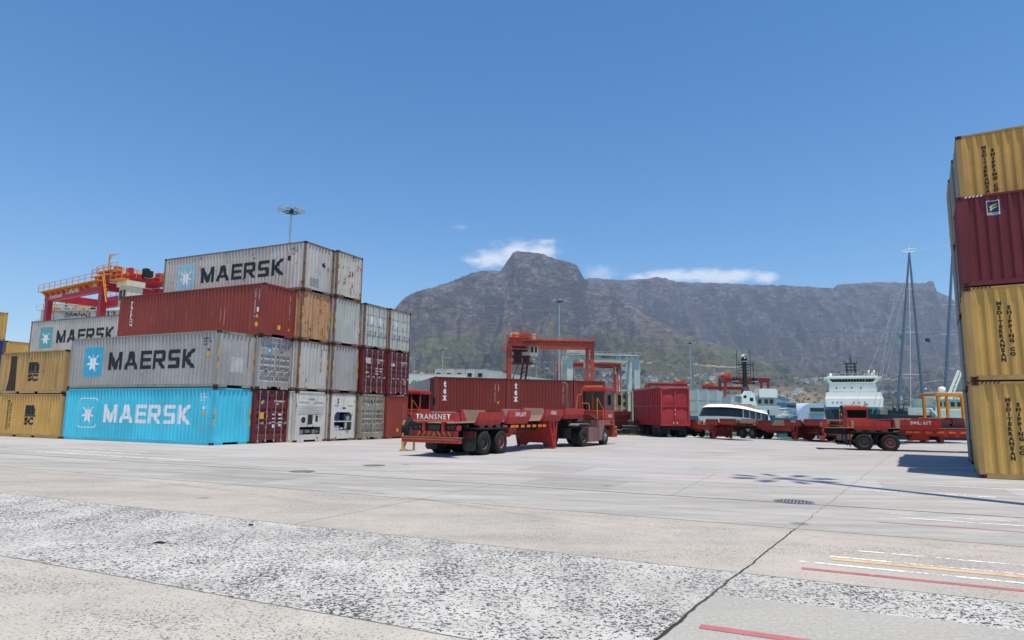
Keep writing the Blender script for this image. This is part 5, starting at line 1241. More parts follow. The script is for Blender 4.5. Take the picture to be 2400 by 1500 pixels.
# ------------------------------------------------------------------ vessels
SW = plain('ship_white', 'f7efe0', .4, var=.04, scale=.3); SG = plain('ship_pale_grey', 'b9b8b2', .45, var=.06, scale=.3); SB = plain('ship_hull_black', '16181b', .5, var=.3, scale=.2); SBL = plain('ship_stripe_blue', '2f7fae', .4); MBK = plain('mast_black', '14161c', .5)
def offshore():
    t = thing('offshore_vessel', 'large white ship with black hull seen bow on, black lattice mast above its bridge', 'ship', (98.6, 190, -2), R(-25), None, .90)
    m = MB()    # hull: bow toward camera, flared
    st = [(0, .3, .2), (3, 3.4, 1.2), (8, 7.0, 4.5), (16, 8.3, 7.4), (60, 8.4, 8.0)]
    for (y, wt_, wb_), (y2, wt2, wb2) in zip(st, st[1:]):
        m.quad((-wb_, y, 0), (-wb2, y2, 0), (-wt2, y2, 7.2), (-wt_, y, 7.6)); m.quad((wb_, y, 0), (wb2, y2, 0), (wt2, y2, 7.2), (wt_, y, 7.6)); m.quad((-wt_, y, 7.6), (wt_, y, 7.6), (wt2, y2, 7.2), (-wt2, y2, 7.2))
    m.quad((-8.4, 60, 7.2), (8.4, 60, 7.2), (8, 60, 0), (-8, 60, 0)); obj('hull', m, SB, t)
    m = MB()
    for (y, wt_, _), (y2, wt2, _) in zip(st, st[1:]):
        for s in (-1, 1): m.quad((s * (wt_ + .06), y - .05, 7.1), (s * (wt2 + .06), y2, 6.7), (s * (wt2 + .06), y2, 7.6), (s * (wt_ + .06), y - .05, 8.0))
    obj('hull_stripe', m, SBL, t)
    m = MB()
    def tier(y0, w0, w1, z0, z1, y1=45, rake=1.5): m.prism([(-w0, z0), (w0, z0), (w1, z1), (-w1, z1)], lambda a, b: (a, y0 + (b - z0) / (z1 - z0) * rake, b), lambda a, b: (a, y1, b))
    tier(3.5, 8.2, 8.4, 7.6, 10.4, 50, .25); tier(4.2, 8.3, 8.0, 10.4, 12.4, 40, .2); tier(6.6, 7.0, 6.8, 12.4, 15.2, 36, .2)
    sp = obj('superstructure', m, SW, t)
    m = MB(); m.prism([(-6.6, 15.2), (6.6, 15.2), (7.9, 16.9), (-7.9, 16.9)], lambda a, b: (a, 7.0 - (b - 15.2) * .5, b), lambda a, b: (a, 20, b)); m.box(-8.4, 8.4, 5.6, 20.5, 16.9, 17.5); m.box(-7.4, 7.4, 6.4, 20, 17.5, 17.8)
    br = obj('bridge', m, SW, t)
    for k in range(15):
        x = -6.9 + k * .92; m = MB(); s0, s1 = .86, .98; a = x * s0
        m.add([(a, 6.62, 15.8), (a + .74, 6.62, 15.8), (x * s1 + .82, 6.12, 16.78), (x * s1, 6.12, 16.78)], [(0, 1, 2, 3)]); obj('bridge_window', m, GLASS, br)
    for x in (-4.9, -2.6, -.4, 2.2):
        obj('porthole', MB().box(x, x + .3, 6.55, 6.8, 13.6, 14.1), V_BLK, sp)
    for x in (-6.3, -5, -3.8, -.2, 1.3, 3.0): obj('porthole', MB().box(x, x + .3, 3.5, 3.9, 8.9, 9.3), V_BLK, sp)
    m = MB()
    for x in (-1.3, 1.3): m.bar((x, 12, 18), (x * .9, 12, 22.5), .5)
    for z, w_ in ((18.6, 3.5), (20.1, 1.9), (21.1, 1.8), (22.2, 2.0)): m.bar((-w_, 12, z), (w_, 12, z), .4)
    m.bar((0, 12, 19), (0, 12, 25.3), .18); m.bar((-.5, 12, 22.3), (0, 12, 24.4), .12); m.bar((.5, 12, 22.3), (0, 12, 24.4), .12); m.bar((-3.5, 12, 18.4), (-3.6, 12, 19.5), .3); m.bar((3.5, 12, 18.4), (3.6, 12, 19.6), .3)
    for x in (-2, -1.5, 1.9, 2.1): m.bar((x, 12, 22), (x, 12, 23.3), .08)
    obj('radar_mast', m, MBK, t)
    for x, z, r in ((-6.3, 18.4, .5), (5.1, 19.4, .35), (6.0, 18.6, .3), (6.6, 19.3, .35)):
        m = MB(); m.lathe([(0, z + r * 1.1), (r * .7, z + r * .8), (r, z), (r * .8, z - r * .6), (.1, z - r * .8), (.08, 17.6)], (x, 9, 0), n=14); obj('radome', m, SW, t, True)
    m = MB(); rail_run(m, (-7.4, 6, 17.6), (7.4, 6, 17.6), 1.0); obj('deck_railing', m, SW, t)
offshore()
def patrol():
    t = thing('support_ship', 'pale grey ship with black mast and three black radar domes', 'ship', (50.3, 130, -2), R(0), None, .84)
    m = MB()
    st = [(0, .4, .2), (2.5, 2.8, 1.4), (6, 4.4, 3.4), (34, 4.8, 4.2)]
    for (a, wt_, wb_), (b, wt2, wb2) in zip(st, st[1:]):
        # bow to the right
        X = lambda q: 6.0 - q
        for s in (-1, 1): m.quad((X(a), s * wb_, 0), (X(b), s * wb2, 0), (X(b), s * wt2, 4.2), (X(a) + .8 * (a == 0), s * wt_, 4.8))
        m.quad((X(a), -wt_, 4.7), (X(a), wt_, 4.7), (X(b), wt2, 4.2), (X(b), -wt2, 4.2))
    m.quad((-28, -4.8, 4.2), (-28, 4.8, 4.2), (-28, 4.2, 0), (-28, -4.2, 0)); obj('hull', m, plain('ship_hull_slate', '4f6f86', .5), t)
    m = MB(); m.box(-12, 1.2, -4, 4, 4.2, 6.6).box(-9, 1.6, -3.6, 3.6, 6.6, 6.9).box(-9.5, .8, -3.3, 3.3, 6.9, 9.0).box(-8.5, .2, -3.6, 3.6, 9.0, 9.5); m.box(-4, -.2, -3, 3, 9.5, 10.6); m.prism([(-1.2, 4.2), (2.6, 4.2), (3.2, 5.8), (-1.2, 6.2)], lambda a, b: (a, -4.1, b), lambda a, b: (a, 4.1, b))
    s1 = obj('superstructure', m, SG, t)
    m = MB(); m.prism([(-7.6, 6.8), (-4.2, 6.8), (-4.6, 9.6), (-5.4, 10.2), (-6.6, 10.2), (-7.4, 9.0)], lambda a, b: (a, -4.6, b), lambda a, b: (a, -3.6, b)); tw = obj('tower', m, SW, t)
    obj('tower_window', MB().box(-7.1, -6.4, -4.62, -4.6, 8.6, 9.2), V_BLK, tw); obj('tower_window', MB().box(-5.7, -4.9, -4.62, -4.6, 7.9, 8.7), V_BLK, tw)
    for a in (-3.4, -1.9, -.7): obj('window', MB().box(a, a + .8, -3.32, -3.3, 7.4, 8.4), GLASS, s1)
    for a in (-3.0, -1.6): obj('window', MB().box(a, a + .8, -4.02, -4.0, 4.9, 6.0), V_BLK, s1)
    m = MB(); m.box(-3.2, .9, -3.9, -3.7, 8.8, 10.6).box(-2.8, .6, -3.9, 3.9, 10.6, 10.8); obj('wing', m, SW, t)
    m = MB(); m.tube([(-5.0, 0, 9.5), (-5.0, 0, 11.5)], [.55, .45], 10); ms = obj('mast_base', m, plain('mast_grey', '5a6472', .5), t)
    m = MB(); m.tube([(-5, 0, 11.4), (-5, 0, 17.0)], [.62, .45], 10); m.bar((-7.2, 0, 12.1), (-2.8, 0, 12.1), .25)
    for k in range(6): z = 12.9 + k * .75; m.bar((-6.4 + .1 * k, 0, z), (-3.6 - .1 * k, 0, z), .16)
    m.bar((-6.9, 0, 16.5), (-2.8, 0, 16.5), .14)
    for x in (-6.8, -6.3, -3.6, -3.0): m.bar((x, 0, 13), (x, 0, 20.0 if x in (-6.8, -3.6) else 17.4), .11)
    ms = obj('radar_mast', m, MBK, t)
    for x, z, r in ((-5, 17.6, .75), (-7.3, 12.9, .75), (-2.7, 12.9, .75)):
        m = MB(); m.lathe([(0, z + r * 1.1), (r * .55, z + r * .9), (r * .95, z + r * .3), (r, z - r * .3), (r, z - r * .55), (r * .6, z - r * .8), (.2, z - r * 1.1)], (x, 0, 0), n=18); obj('radome', m, glassy('dome_black', '0c1220', .15), t, True)
        m = MB(); m.lathe([(r * 1.02, z - r * .3), (r * 1.02, z - r * .5)], (x, 0, 0), n=18); obj('dome_band', m, SG, t)
    m = MB(); m.lathe([(0, 18.9), (.3, 18.8), (.35, 18.5), (.1, 18.3)], (-5.3, 0, 0), n=10); m.bar((-5.9, 0, 18.7), (-4.6, 0, 19.0), .12); obj('antenna', m, SW, t)
    m = MB()
    for q in range(4): m.tube([(3.6 + .6 * q - 3, -4.3, 4.6), (4.8 + .5 * q - 3, -4.5, 5.0), (5.2 + .2 * q - 3, -4.4, 5.8)], .07, 6)
    obj('bow_railing', m, SW, t)
patrol()
def ferry():
    t = thing('passenger_catamaran', 'white rounded passenger boat with wrap around dark windows', 'boat', (24.2, 80, -2.0), R(38), None, 1.0)
    outline = [(0, .9), (.25, 1.8), (.8, 2.5), (1.8, 2.9), (3, 3.0), (6.6, 3.0), (6.6, -3.0), (3, -3.0), (1.8, -2.9), (.8, -2.5), (.25, -1.8), (0, -.9)]
    def ring(m, z0, z1, k0, k1, x0=0, x1=0, s0=0, s1=0): m.prism(outline, lambda a, b: (x0 + a * 1, b * k0, z0 - s0 * a), lambda a, b: (x1 + a, b * k1, z1 - s1 * a))
    m = MB(); ring(m, 1.0, 3.75, .9, 1.03, .7, 0, 0, .07); m.prism([(-.6, .6), (6.7, .9), (6.7, 1.2), (-.9, 1.3)], lambda a, b: (a, -3.1, b), lambda a, b: (a, 3.1, b))
    for s in (-1, 1): m.prism([(-1.5, 1.2), (.4, 0), (9.4, 0), (9.4, 1.2)], lambda a, b: (a, s * 2.2 - .7, b), lambda a, b: (a, s * 2.2 + .7, b))
    obj('hull', m, SW, t)
    m = MB(); ring(m, 3.75, 4.85, 1.0, .95, .05, .7, .07, .12); obj('window_band', m, glassy('tinted_glass', '1a1c22', .12), t)
    m = MB(); m.prism(outline, lambda a, b: (.5 + a * 1.02, b, 4.85 - .12 * a), lambda a, b: (1.2 + a * .95, b * .85, 5.2 - .13 * a)); obj('roof', m, SW, t)
    m = MB(); [m.box(q, q + .07, -3.06, -2.97, 3.74 - .07 * q, 4.8 - .12 * q) for q in (1.9, 3.2, 4.5, 5.7)]; obj('window_post', m, SG, t); m = MB(); rail_run(m, (1.5, -2.2, 4.95), (6.4, -2.2, 4.3), .5, 8, .02); obj('roof_rail', m, SG, t); m = MB(); m.prism([(-1.6, 2.2), (-.2, 1.0), (6.6, 1.0), (6.6, 1.6), (0, 2.0)], lambda a, b: (a, -3.13, b), lambda a, b: (a, -2.9, b)); obj('bow_flare', m, SW, t)
    m = MB(); m.box(6.6, 9.2, -2.9, 2.9, 1.2, 2.4); m.prism([(6.6, 2.4), (8.8, 2.4), (7.3, 4.6), (6.6, 4.6)], lambda a, b: (a, -2.8, b), lambda a, b: (a, 2.8, b)); obj('after_cabin', m, SW, t)
    m = MB(); m.box(6.9, 7.6, -2.86, -2.8, 3.0, 4.0); obj('cabin_window', m, V_BLK, t)
    m = MB(); m.tube([(2.6, -1, 5.1), (2.7, -1, 6.0)], .05, 6); m.bar((2.3, -1, 5.6), (3.1, -1, 5.6), .06); m.bar((2.5, -1, 5.2), (3.4, -3.0, 2.2), .05); obj('bow_mast', m, SG, t)
    lay('emblem', poly_mesh([[(3.0, 2.9), (3.5, 3.15), (4.1, 3.0), (4.3, 2.4), (4.4, 1.9), (4.0, 2.5), (3.6, 2.75)]]), plain('emblem_navy', '3a3a68', .5), t, lambda q, z: (q - .6, -3.09, z))
    m = MB()
    for k in range(14): m.box(1.6 + k * .34, 1.75 + k * .34, -2, 2, 4.6, 4.95 + .15 * (k % 3))
    obj('deck_gear', m, plain('deck_gear_tan', 'b09a84', .7, var=.3), t)
ferry()
def workboat():
    t = thing('research_vessel', 'pale green white vessel with wheelhouse windows and black bow beside the sailing masts', 'ship', (71.5, 116, -2), R(0))
    m = MB(); m.prism([(-7.5, 0), (13, 0), (13, 3.0), (0, 3.0), (-.6, 4.2), (-8.8, 4.4)], lambda a, b: (a, -4, b), lambda a, b: (a, 4, b)); obj('hull', m, SB, t)
    PG = plain('ship_pale_green', 'c4cabb', .5, var=.06)
    m = MB(); m.box(.2, 14, -3.8, 3.8, 3.0, 5.2).box(.8, 12.5, -3.2, 3.2, 5.2, 7.0).box(.4, 13, -3.5, 3.5, 7.0, 7.15).box(-3.5, .2, -2.5, 2.5, 4.3, 5.6); m.box(2.2, 7.0, -2, 2, 7.15, 8.4); sp = obj('superstructure', m, PG, t)
    for k in range(9): obj('wheelhouse_window', MB().box(1.2 + k * 1.1, 1.9 + k * 1.1, -3.23, -3.2, 5.8, 6.6), GLASS, sp)
    m = MB()
    for a in (-6, -5, -4.2): m.tube([(a, -2, 4.4), (a + .3, -2, 6.0), (a + 1.4, -2, 6.3)], .12, 6)
    for k in range(14): m.box(-6.5 + k * .45, -6.25 + k * .45, -2.2, -1.6, 4.4, 4.9 + .9 * random.random())
    obj('deck_machinery', m, plain('deck_gear_dark', '2c3a38', .7, var=.4), t)
    m = MB(); m.bar((1.0, -3, 3.0), (5.4, -3, 12.0), .3); m.bar((1.8, -3, 3.0), (6.0, -3, 12.0), .2)
    for k in range(10): m.bar((1.2 + k * .42, -3, 3.8 + k * .85), (1.9 + k * .42, -3, 3.6 + k * .85), .1)
    m.bar((-.6, -3.9, 5.5), (1.6, -3.9, 3.0), .2); m.bar((8.5, -3.9, 6.5), (11.5, -3.9, 3.3), .3); obj('derrick', m, SW, t)
    m = MB(); rail_run(m, (-3.4, -3.9, 4.4), (-.2, -3.9, 4.4)); rail_run(m, (.4, -3.5, 7.15), (13, -3.5, 7.15), .9); obj('deck_railing', m, SW, t)
    lay('lettering', fit(font_mesh('SGG', .04), -1.5, None, 2.6, 3.4), plain('lettering_sky', '7fb4c8', .5), t, lambda q, z: (q, -4.02, z))
    m = MB(); m.lathe([(0, 9.4), (.5, 9.2), (.6, 8.8), (.3, 8.4)], (4.2, 0, 0), n=12); obj('radome', m, SW, t, True)
workboat()
def yacht():
    t = thing('sailing_yacht', 'sailing vessel with two leaning grey spars joined at a ring and a third taller mast', 'boat', (77, 127, -2), R(8))
    m = MB(); m.prism([(-6, 0), (18, 0), (19, 2.6), (-8, 3.2)], lambda a, b: (a, -2.4, b), lambda a, b: (a, 2.4, b)); obj('hull', m, SW, t)
    MG = plain('spar_blue_grey', '66727f', .4, .3)
    B1, B2, T_ = at(2103, 975, 127), at(2167, 975, 127), at(2131, 592, 127)
    inv = Matrix.Rotation(-R(8), 4, 'Z') @ Matrix.Translation((-77, -127, 2))
    b1, b2, tp = inv @ B1, inv @ B2, inv @ T_
    for b in (b1, b2): m = MB(); m.tube([b, tp], [.34, .16], 10); obj('mast', m, MG, t)
    m = MB()
    for py in (680, 782, 880):
        k = (975 - py) / (975 - 592); p, q = b1.lerp(tp, k), b2.lerp(tp, k); m.bar(p, q, .16); m.bar(p, p + Vector((-1.2, 0, .05)), .07); m.bar(q, q + Vector((1.2, 0, -.05)), .07)
    obj('spreader', m, SG, t)
    m = MB(); m.tube([(b1 + b2) / 2, tp], .045, 6); obj('forestay', m, SW, t)
    m = MB(); m.lathe([(1.3, .4), (1.35, .45), (1.3, .5), (1.25, .45), (1.3, .4)], tp, n=20)
    for a in range(4): m.bar(tp, tp + Vector((1.3 * math.cos(a * 1.57), 1.3 * math.sin(a * 1.57), .45)), .05)
    m.bar(tp, tp + Vector((0, 0, 1.4)), .08); obj('masthead_ring', m, SW, t)
    q1, q2 = inv @ at(2213, 975, 127), inv @ at(2229, 660, 127); q3 = q1 + (q2 - q1) * 1.25
    m = MB(); m.tube([q1, q3], [.38, .2], 10); obj('mast', m, MG, t)
    m = MB()
    for k in (.42, .62, .8): p = q1.lerp(q3, k - .14); m.bar(p + Vector((-1.6, 0, 0)), p + Vector((1.8, 0, 0)), .1)
    obj('spreader', m, SG, t)
    m = MB(); end = inv @ at(2232, 572, 127)
    m.tube([tp, end], .025, 4)
    for px, py in ((1990, 985), (2040, 985), (2245, 985), (2060, 960)): m.tube([tp + Vector((0, 0, -3)), inv @ at(px, py, 127)], .03, 4)
    for px, py, qx, qy in ((2060, 960, 2083, 740), (2100, 850, 2140, 930), (2047, 960, 2098, 690)): m.tube([inv @ at(px, py, 127), inv @ at(qx, qy, 127)], .035, 4)
    obj('stay', m, SG, t)
    for px, py, c, nm in ((2106, 785, plain('flag_green', '4f9a58', .7), 'green'), (2168, 792, plain('flag_dark', '3a3440', .7), 'dark')):
        p = inv @ at(px, py, 127); m = MB(); m.add([p + Vector((a * .35, .15 * math.sin(a * 2), -z * .35 - a * .05)) for a in range(4) for z in (0, 2)], [(2 * i, 2 * i + 1, 2 * i + 3, 2 * i + 2) for i in range(3)]); m.bar(p, p + Vector((0, 0, -.8)), .03); obj('flag', m, c, t)
yacht()
# orange lifting frame on its trailer
t = thing('lifting_frame', 'orange steel lifting frame standing on the maroon trailer', 'frame', (31.4, 48.9, 1.50), R(3), None)
FO = paint('frame_orange', 'd98c26', .06, .4, .55); m = MB()
for x in (.15, 2.0): m.box(x, x + .16, 0, .16, .3, 2.0).box(x, x + .16, 1.6, 1.76, .3, 2.0)
m.box(0, 2.9, 0, .16, 1.95, 2.15).box(0, 2.9, 1.6, 1.76, 1.95, 2.15).box(0, .16, .16, 1.6, 1.95, 2.1).box(2.7, 2.86, .16, 1.6, 1.98, 2.12).box(.31, 2.0, .04, .12, 1.0, 1.1)
m.prism([(.31, 1.95), (.31, 1.6), (.36, 1.8), (.6, 1.95)], lambda a, b: (a, .02, b), lambda a, b: (a, .14, b)).prism([(2.0, 1.95), (2.0, 1.6), (1.95, 1.8), (1.7, 1.95)], lambda a, b: (a, .02, b), lambda a, b: (a, .14, b))
obj('frame', m, FO, t)
for x in (.23, 2.08):
    for y in (.08, 1.68): m = MB(); m.lathe([(.16, .02), (.32, .3), (0, .3)], (x, y, 0), n=8); obj('foot', m, FO, t)
m = MB(); m.lathe([(.0, .0), (.2, .0), (.22, .08), (.2, .16), (0, .16)], (2.6, -.1, .3), 'Y', 20); obj('floodlight', m, GALV, t)

# timber pallet stacks seen between the tractor and the tipper
for i, (px, w_, n) in enumerate(((1441, 2.2, 9), (1458, 1.9, 10))):
    p = at(px, 962, 112); t = thing('pallet_stack', ('left' if i == 0 else 'right') + ' of two tall beige timber pallet stacks right of the tractor cab', 'pallets', (p.x, 112, 0), 0, 'timber pallet stacks')
    for k in range(n + 6):
        m = MB(); z = k * .36; m.box(0, w_, 0, 1.2, z + .28, z + .33)
        for q in (0, w_ / 2 - .1, w_ - .2): m.box(q, q + .2, 0, 1.2, z, z + .28)
        obj('pallet', m, plain('pallet_wood', 'b39b72', .85, var=.25), t)
# ------------------------------------------------------------------ quay, buildings, cars, people, town
def blocks_wall(label, x0, x1, y, h, seed):
    t = MB(); rr = random.Random(seed); x = x0
    while x < x1:
        w_ = .5 + rr.random() * 1.1; z = 0
        while z < h - .1:
            hh = .25 + rr.random() * .3; j = lambda: (rr.random() - .5) * .12
            t.add([(x + j() + (0 if a == 0 else w_ - .04), y + j() + b * .7, z + (0 if c == 0 else hh - .03) + j() * .4) for a in (0, 1) for b in (0, 1) for c in (0, 1)], [(0, 1, 3, 2), (4, 6, 7, 5), (0, 4, 5, 1), (2, 3, 7, 6), (0, 2, 6, 4), (1, 5, 7, 3)]); z += hh
        x += w_
    return tag(obj('stone_wall', t, plain('rubble_stone', '8e8474', .95, var=.35, scale=1.2)), label, 'wall')
blocks_wall('low wall of rough stone blocks behind the red tipper trailer', 9.5, 24, 61.0, .85, 3)
# dry weeds along the wall and under the parked trailers
def weeds(n, x0, x1, y0, y1, seed):
    m = MB(); rr = random.Random(seed)
    for _ in range(n):
        x, y = x0 + rr.random() * (x1 - x0), y0 + rr.random() * (y1 - y0)
        if mn.noise(Vector((x * .5, y * .8, seed))) < -.05: continue
        for k in range(7):
            a = rr.random() * 6.28; l = .06 + rr.random() * .2; dx, dy = math.cos(a), math.sin(a)
            m.add([(x, y, 0), (x + dx * .03 - dy * .02, y + dy * .03 + dx * .02, 0), (x + dx * l * .6, y + dy * l * .6, l)], [(0, 1, 2)])
    o = obj('weeds', m, plain('dry_weeds', '6f7046', .9, var=.4, scale=2)); o['kind'] = 'stuff'
weeds(1400, -9, 13, 60, 74, 1); weeds(900, 9, 26, 57.5, 62, 2)
def building(label, px0, px1, pyt, Y, depth, wall, kind='shed', dy=0, cat='building'):
    a, b = at(px0, pyt, Y), at(px1, pyt + dy, Y); W, H = b.x - a.x, a.z
    t = thing('warehouse' if kind == 'shed' else 'building', label, cat, (a.x, Y, 0), 0, 'harbour buildings')
    if kind == 'shed':
        m = MB(); m.prism([(0, 0), (W, 0), (W, H * .82), (W * .35, H), (0, H * .93)], lambda p, q: (p, 0, q), lambda p, q: (p, depth, q)); w_ = obj('wall', m, wall, t)
        m = MB(); m.prism([(-.4, H * .93), (W * .35, H + .1), (W + .4, H * .82), (W + .4, H * .82 + .4), (W * .35, H + .5), (-.4, H * .93 + .4)], lambda p, q: (p, -.5, q), lambda p, q: (p, depth, q)); obj('roof', m, plain('roof_sheet', 'b9bec2', .5), t)
        for k in range(8): obj('wall_rib', MB().box(W * (.06 + k * .115), W * (.06 + k * .115) + .25, -.12, 0, H * .1, H * .72), plain('rib_grey', '6f767c', .6), w_)
    elif kind == 'arch':
        pts = [(0, 0)] + [(H * .9 * (1 - math.cos(R(90 * k / 8))), H * math.sin(R(90 * k / 8))) for k in range(9)] + [(W, H), (W, 0)]
        m = MB(); m.prism(pts, lambda p, q: (p, 0, q), lambda p, q: (p, depth, q)); w_ = obj('shell', m, wall, t)
        m = MB(); m.box(W * .48, W, -.3, 0, H * .5, H * .72); obj('window', m, GLASS, w_); m = MB(); m.box(W * .45, W, -1.5, 0, H * .36, H * .44).box(W * .45, W * .47, -1.5, 0, 0, H * .4); obj('balcony', m, plain('balcony_grey', '7f8890', .5), w_)
    else:
        w_ = obj('wall', MB().box(0, W, 0, depth, 0, H), wall, t); obj('roof', MB().box(-.5, W + .5, -.5, depth, H, H + .5), plain('roof_sheet', 'b9bec2', .5), t)
        for k in range(3): obj('window_strip', MB().box(W * .05, W * .95, -.15, 0, H * (.2 + .27 * k), H * (.32 + .27 * k)), GLASS, w_)
WG = plain('wall_grey', '8d959b', .7, var=.08, scale=.05); WP = plain('wall_pale', 'b6c0cb', .6, var=.05, scale=.05); WB_ = plain('wall_beige', 'b3a893', .8, var=.1)
building('grey corrugated warehouse right of the black radar mast', 1800, 1850, 925, 420, 40, WG)
building('pale rounded hall with long dark window beside the large white ship', 1868, 1930, 944, 400, 40, WP, 'arch')
building('low office block with dark window bands between the warehouse and rounded hall', 1842, 1866, 944, 380, 20, WG, 'flat')
building('small white roofed shed in front of the office block', 1838, 1866, 958, 330, 12, plain('wall_white', 'c9cbc8', .6), 'shed')
building('pale low office seen under the distant crane left of the tipper', 1440, 1492, 952, 330, 20, WB_, 'flat')
building('blue clad storage hall just right of the tractor cab', 1447, 1482, 972, 130, 10, plain('wall_blue', '3f78a8', .6), 'flat')
building('small rusty industrial shed between the pale blue crane legs', 1446, 1476, 916, 300, 14, plain('wall_tan', 'a3906e', .8, var=.3, scale=.2), 'flat')
# slatted timber pallets stack between truck and tipper
# cars
def car_mesh():
    m = MB(); m.prism([(0, .35), (0, .85), (.9, 1.0), (1.4, 1.42), (3.1, 1.45), (3.9, 1.0), (4.3, .9), (4.3, .35)], lambda a, b: (a, .05, b), lambda a, b: (a, 1.75, b)); return m
GCM = MB().prism([(1.1, 1.0), (1.5, 1.36), (3.0, 1.38), (3.6, 1.02)], lambda a, b: (a, .03, b), lambda a, b: (a, 1.77, b)).mesh('window')
CM = car_mesh().mesh('body'); CWM = MB().lathe([(0, -.1), (.32, -.1), (.32, .1), (0, .1)], n=14, axis='Y').mesh('wheel')
def car(label, x, y, ang, mat):
    t = thing('parked_car', label, 'car', (x, y, 0), R(ang), 'cars parked on the far quay')
    obj('body', CM, mat, t); obj('window', GCM, GLASS, t)
    for a in (.8, 3.4):
        for b in (.12, 1.68): o = obj('wheel', CWM, TYRE, t); o.location = (a, b, .32)
CWT = plain('car_white', 'd8dadb', .3, var=.02); CSL = plain('car_silver', '9da3a8', .3, .4)
for i, (px, Y, a, mt, lb) in enumerate(((1613, 240, 4, CWT, 'white car leftmost, beside the tipper trailer'), (1622, 215, 0, CSL, 'silver car right of the tipper, second from left'), (1640, 250, 0, CWT, 'white car left of the passenger boat'), (1812, 560, 2, CWT, 'white car right of the grey ship bow'), (1846, 540, 0, CSL, 'silver car in front of the small white roofed shed'), (1885, 530, 3, CWT, 'white car under the rounded hall, left one'), (1903, 545, 0, CWT, 'white car under the rounded hall, right one'))):
    p = at(px, 985, Y); car(lb, p.x, Y if Y > 520 or p.x < BX0 else 545, a, mt)

def person(label, px, py, Y, zf, top, pants):
    t = at(px, py, Y); x = t.x
    o = thing('person', label, 'person', (x, Y, zf), 0)
    J = {'pel': (0, 0, .95), 'chest': (0, -.02, 1.3), 'neck': (0, -.02, 1.48), 'head': (0, -.03, 1.62), 'crown': (0, -.03, 1.72), 'lh': (-.1, 0, .9), 'lk': (-.11, -.02, .5), 'la': (-.12, .02, .08), 'lf': (-.13, -.14, .04), 'rh': (.1, 0, .9), 'rk': (.11, -.02, .5), 'ra': (.12, .02, .08), 'rf': (.13, -.14, .04), 'ls': (-.2, 0, 1.42), 'le': (-.27, -.02, 1.15), 'lw': (-.24, -.16, .95), 'lp': (-.23, -.22, .88), 'rs': (.2, 0, 1.42), 're': (.27, -.02, 1.15), 'rw': (.24, -.16, .95), 'rp': (.23, -.22, .88)}
    E_ = [('pel', 'chest'), ('chest', 'neck'), ('neck', 'head'), ('head', 'crown'), ('pel', 'lh'), ('lh', 'lk'), ('lk', 'la'), ('la', 'lf'), ('pel', 'rh'), ('rh', 'rk'), ('rk', 'ra'), ('ra', 'rf'), ('chest', 'ls'), ('ls', 'le'), ('le', 'lw'), ('lw', 'lp'), ('chest', 'rs'), ('rs', 're'), ('re', 'rw'), ('rw', 'rp')]
    rad = {'pel': .15, 'chest': .16, 'neck': .06, 'head': .10, 'crown': .08, 'lh': .09, 'rh': .09, 'lk': .065, 'rk': .065, 'la': .045, 'ra': .045, 'lf': .04, 'rf': .04, 'ls': .07, 'rs': .07, 'le': .045, 're': .045, 'lw': .035, 'rw': .035, 'lp': .03, 'rp': .03}
    ks = list(J); me = bpy.data.meshes.new('body'); me.from_pydata([J[k] for k in ks], [(ks.index(a), ks.index(b)) for a, b in E_], [])
    b = bpy.data.objects.new('body', me); col.objects.link(b); b.parent = o
    sk = b.modifiers.new('s', 'SKIN'); 
    for i, k in enumerate(ks): me.skin_vertices[0].data[i].radius = (rad[k], rad[k] * .8)
    me.skin_vertices[0].data[0].use_root = True
    b.modifiers.new('u', 'SUBSURF').levels = 1
    m_, t_, bb = newmat('person_cloth')
    z = t_.node('ShaderNodeSeparateXYZ'); t_.put(z.inputs[0], t_.node('ShaderNodeTexCoord').outputs['Object'])
    c = t_.mix(t_.ramp(z.outputs[2], .93, .95), lin(pants), lin(top)); c = t_.mix(t_.ramp(z.outputs[2], 1.48, 1.5), c, lin('7a5138')); c = t_.mix(t_.ramp(z.outputs[2], 1.66, 1.68), c, lin('1a1512'))
    t_.put(bb.inputs['Base Color'], c); me.materials.append(m_)
person('person in dark overalls standing on the pale green vessel', 2192, 945, 113.2, 5.2 - 2, '15171f', '15171f')
person('person in a white shirt standing on the pale green vessel, further right', 2227, 945, 113.4, 5.2 - 2, 'd5d8da', '2a2d38')

# town on the lower slopes: every house its own object, set down on the mountain mesh
dg = bpy.context.evaluated_depsgraph_get(); dg.update()
from mathutils.bvhtree import BVHTree
trees_ = [BVHTree.FromObject(bpy.data.objects[n], dg) for n in ('mountain', 'plateau_mountain')]
def drop(px, py):
    o = Vector((0, 0, HC)); d = (at(px, py, 100) - o).normalized(); best = None
    for bv in trees_:
        h = bv.ray_cast(o, d)
        if h[0] is not None and (best is None or h[3] < best[1]): best = (h[0], h[3])
    if d.z < 0:
        k = -HC / d.z; g = o + d * k
        if (best is None or k < best[1]) and k < 6000: best = (g, k)
    return best[0] if best else None
def house_mesh(w_, d_, h_, gable):
    m = MB(); m.box(0, w_, 0, d_, -4, h_)
    if gable: m.prism([(-.3, h_), (w_ + .3, h_), (w_ / 2, h_ + w_ * .28)], lambda a, b: (a, -.2, b), lambda a, b: (a, d_ + .2, b), 1)
    else: m.box(-.2, w_ + .2, -.2, d_ + .2, h_, h_ + .4, 1)
    for k in range(int(w_ / 3)): m.box(1 + k * 3, 2.2 + k * 3, -.06, 0, h_ * .4, h_ * .75, 2)
    return m.mesh('house')
HM = [house_mesh(10, 9, 5, True), house_mesh(14, 10, 6, False), house_mesh(9, 8, 7, True), house_mesh(22, 12, 11, False), house_mesh(16, 9, 5, True)]
HWALL = [plain('house_white', 'c6c5c0', .8), plain('house_cream', 'b5aa95', .8), plain('house_grey', '8f959b', .8), plain('house_tan', '9a7a62', .8)]
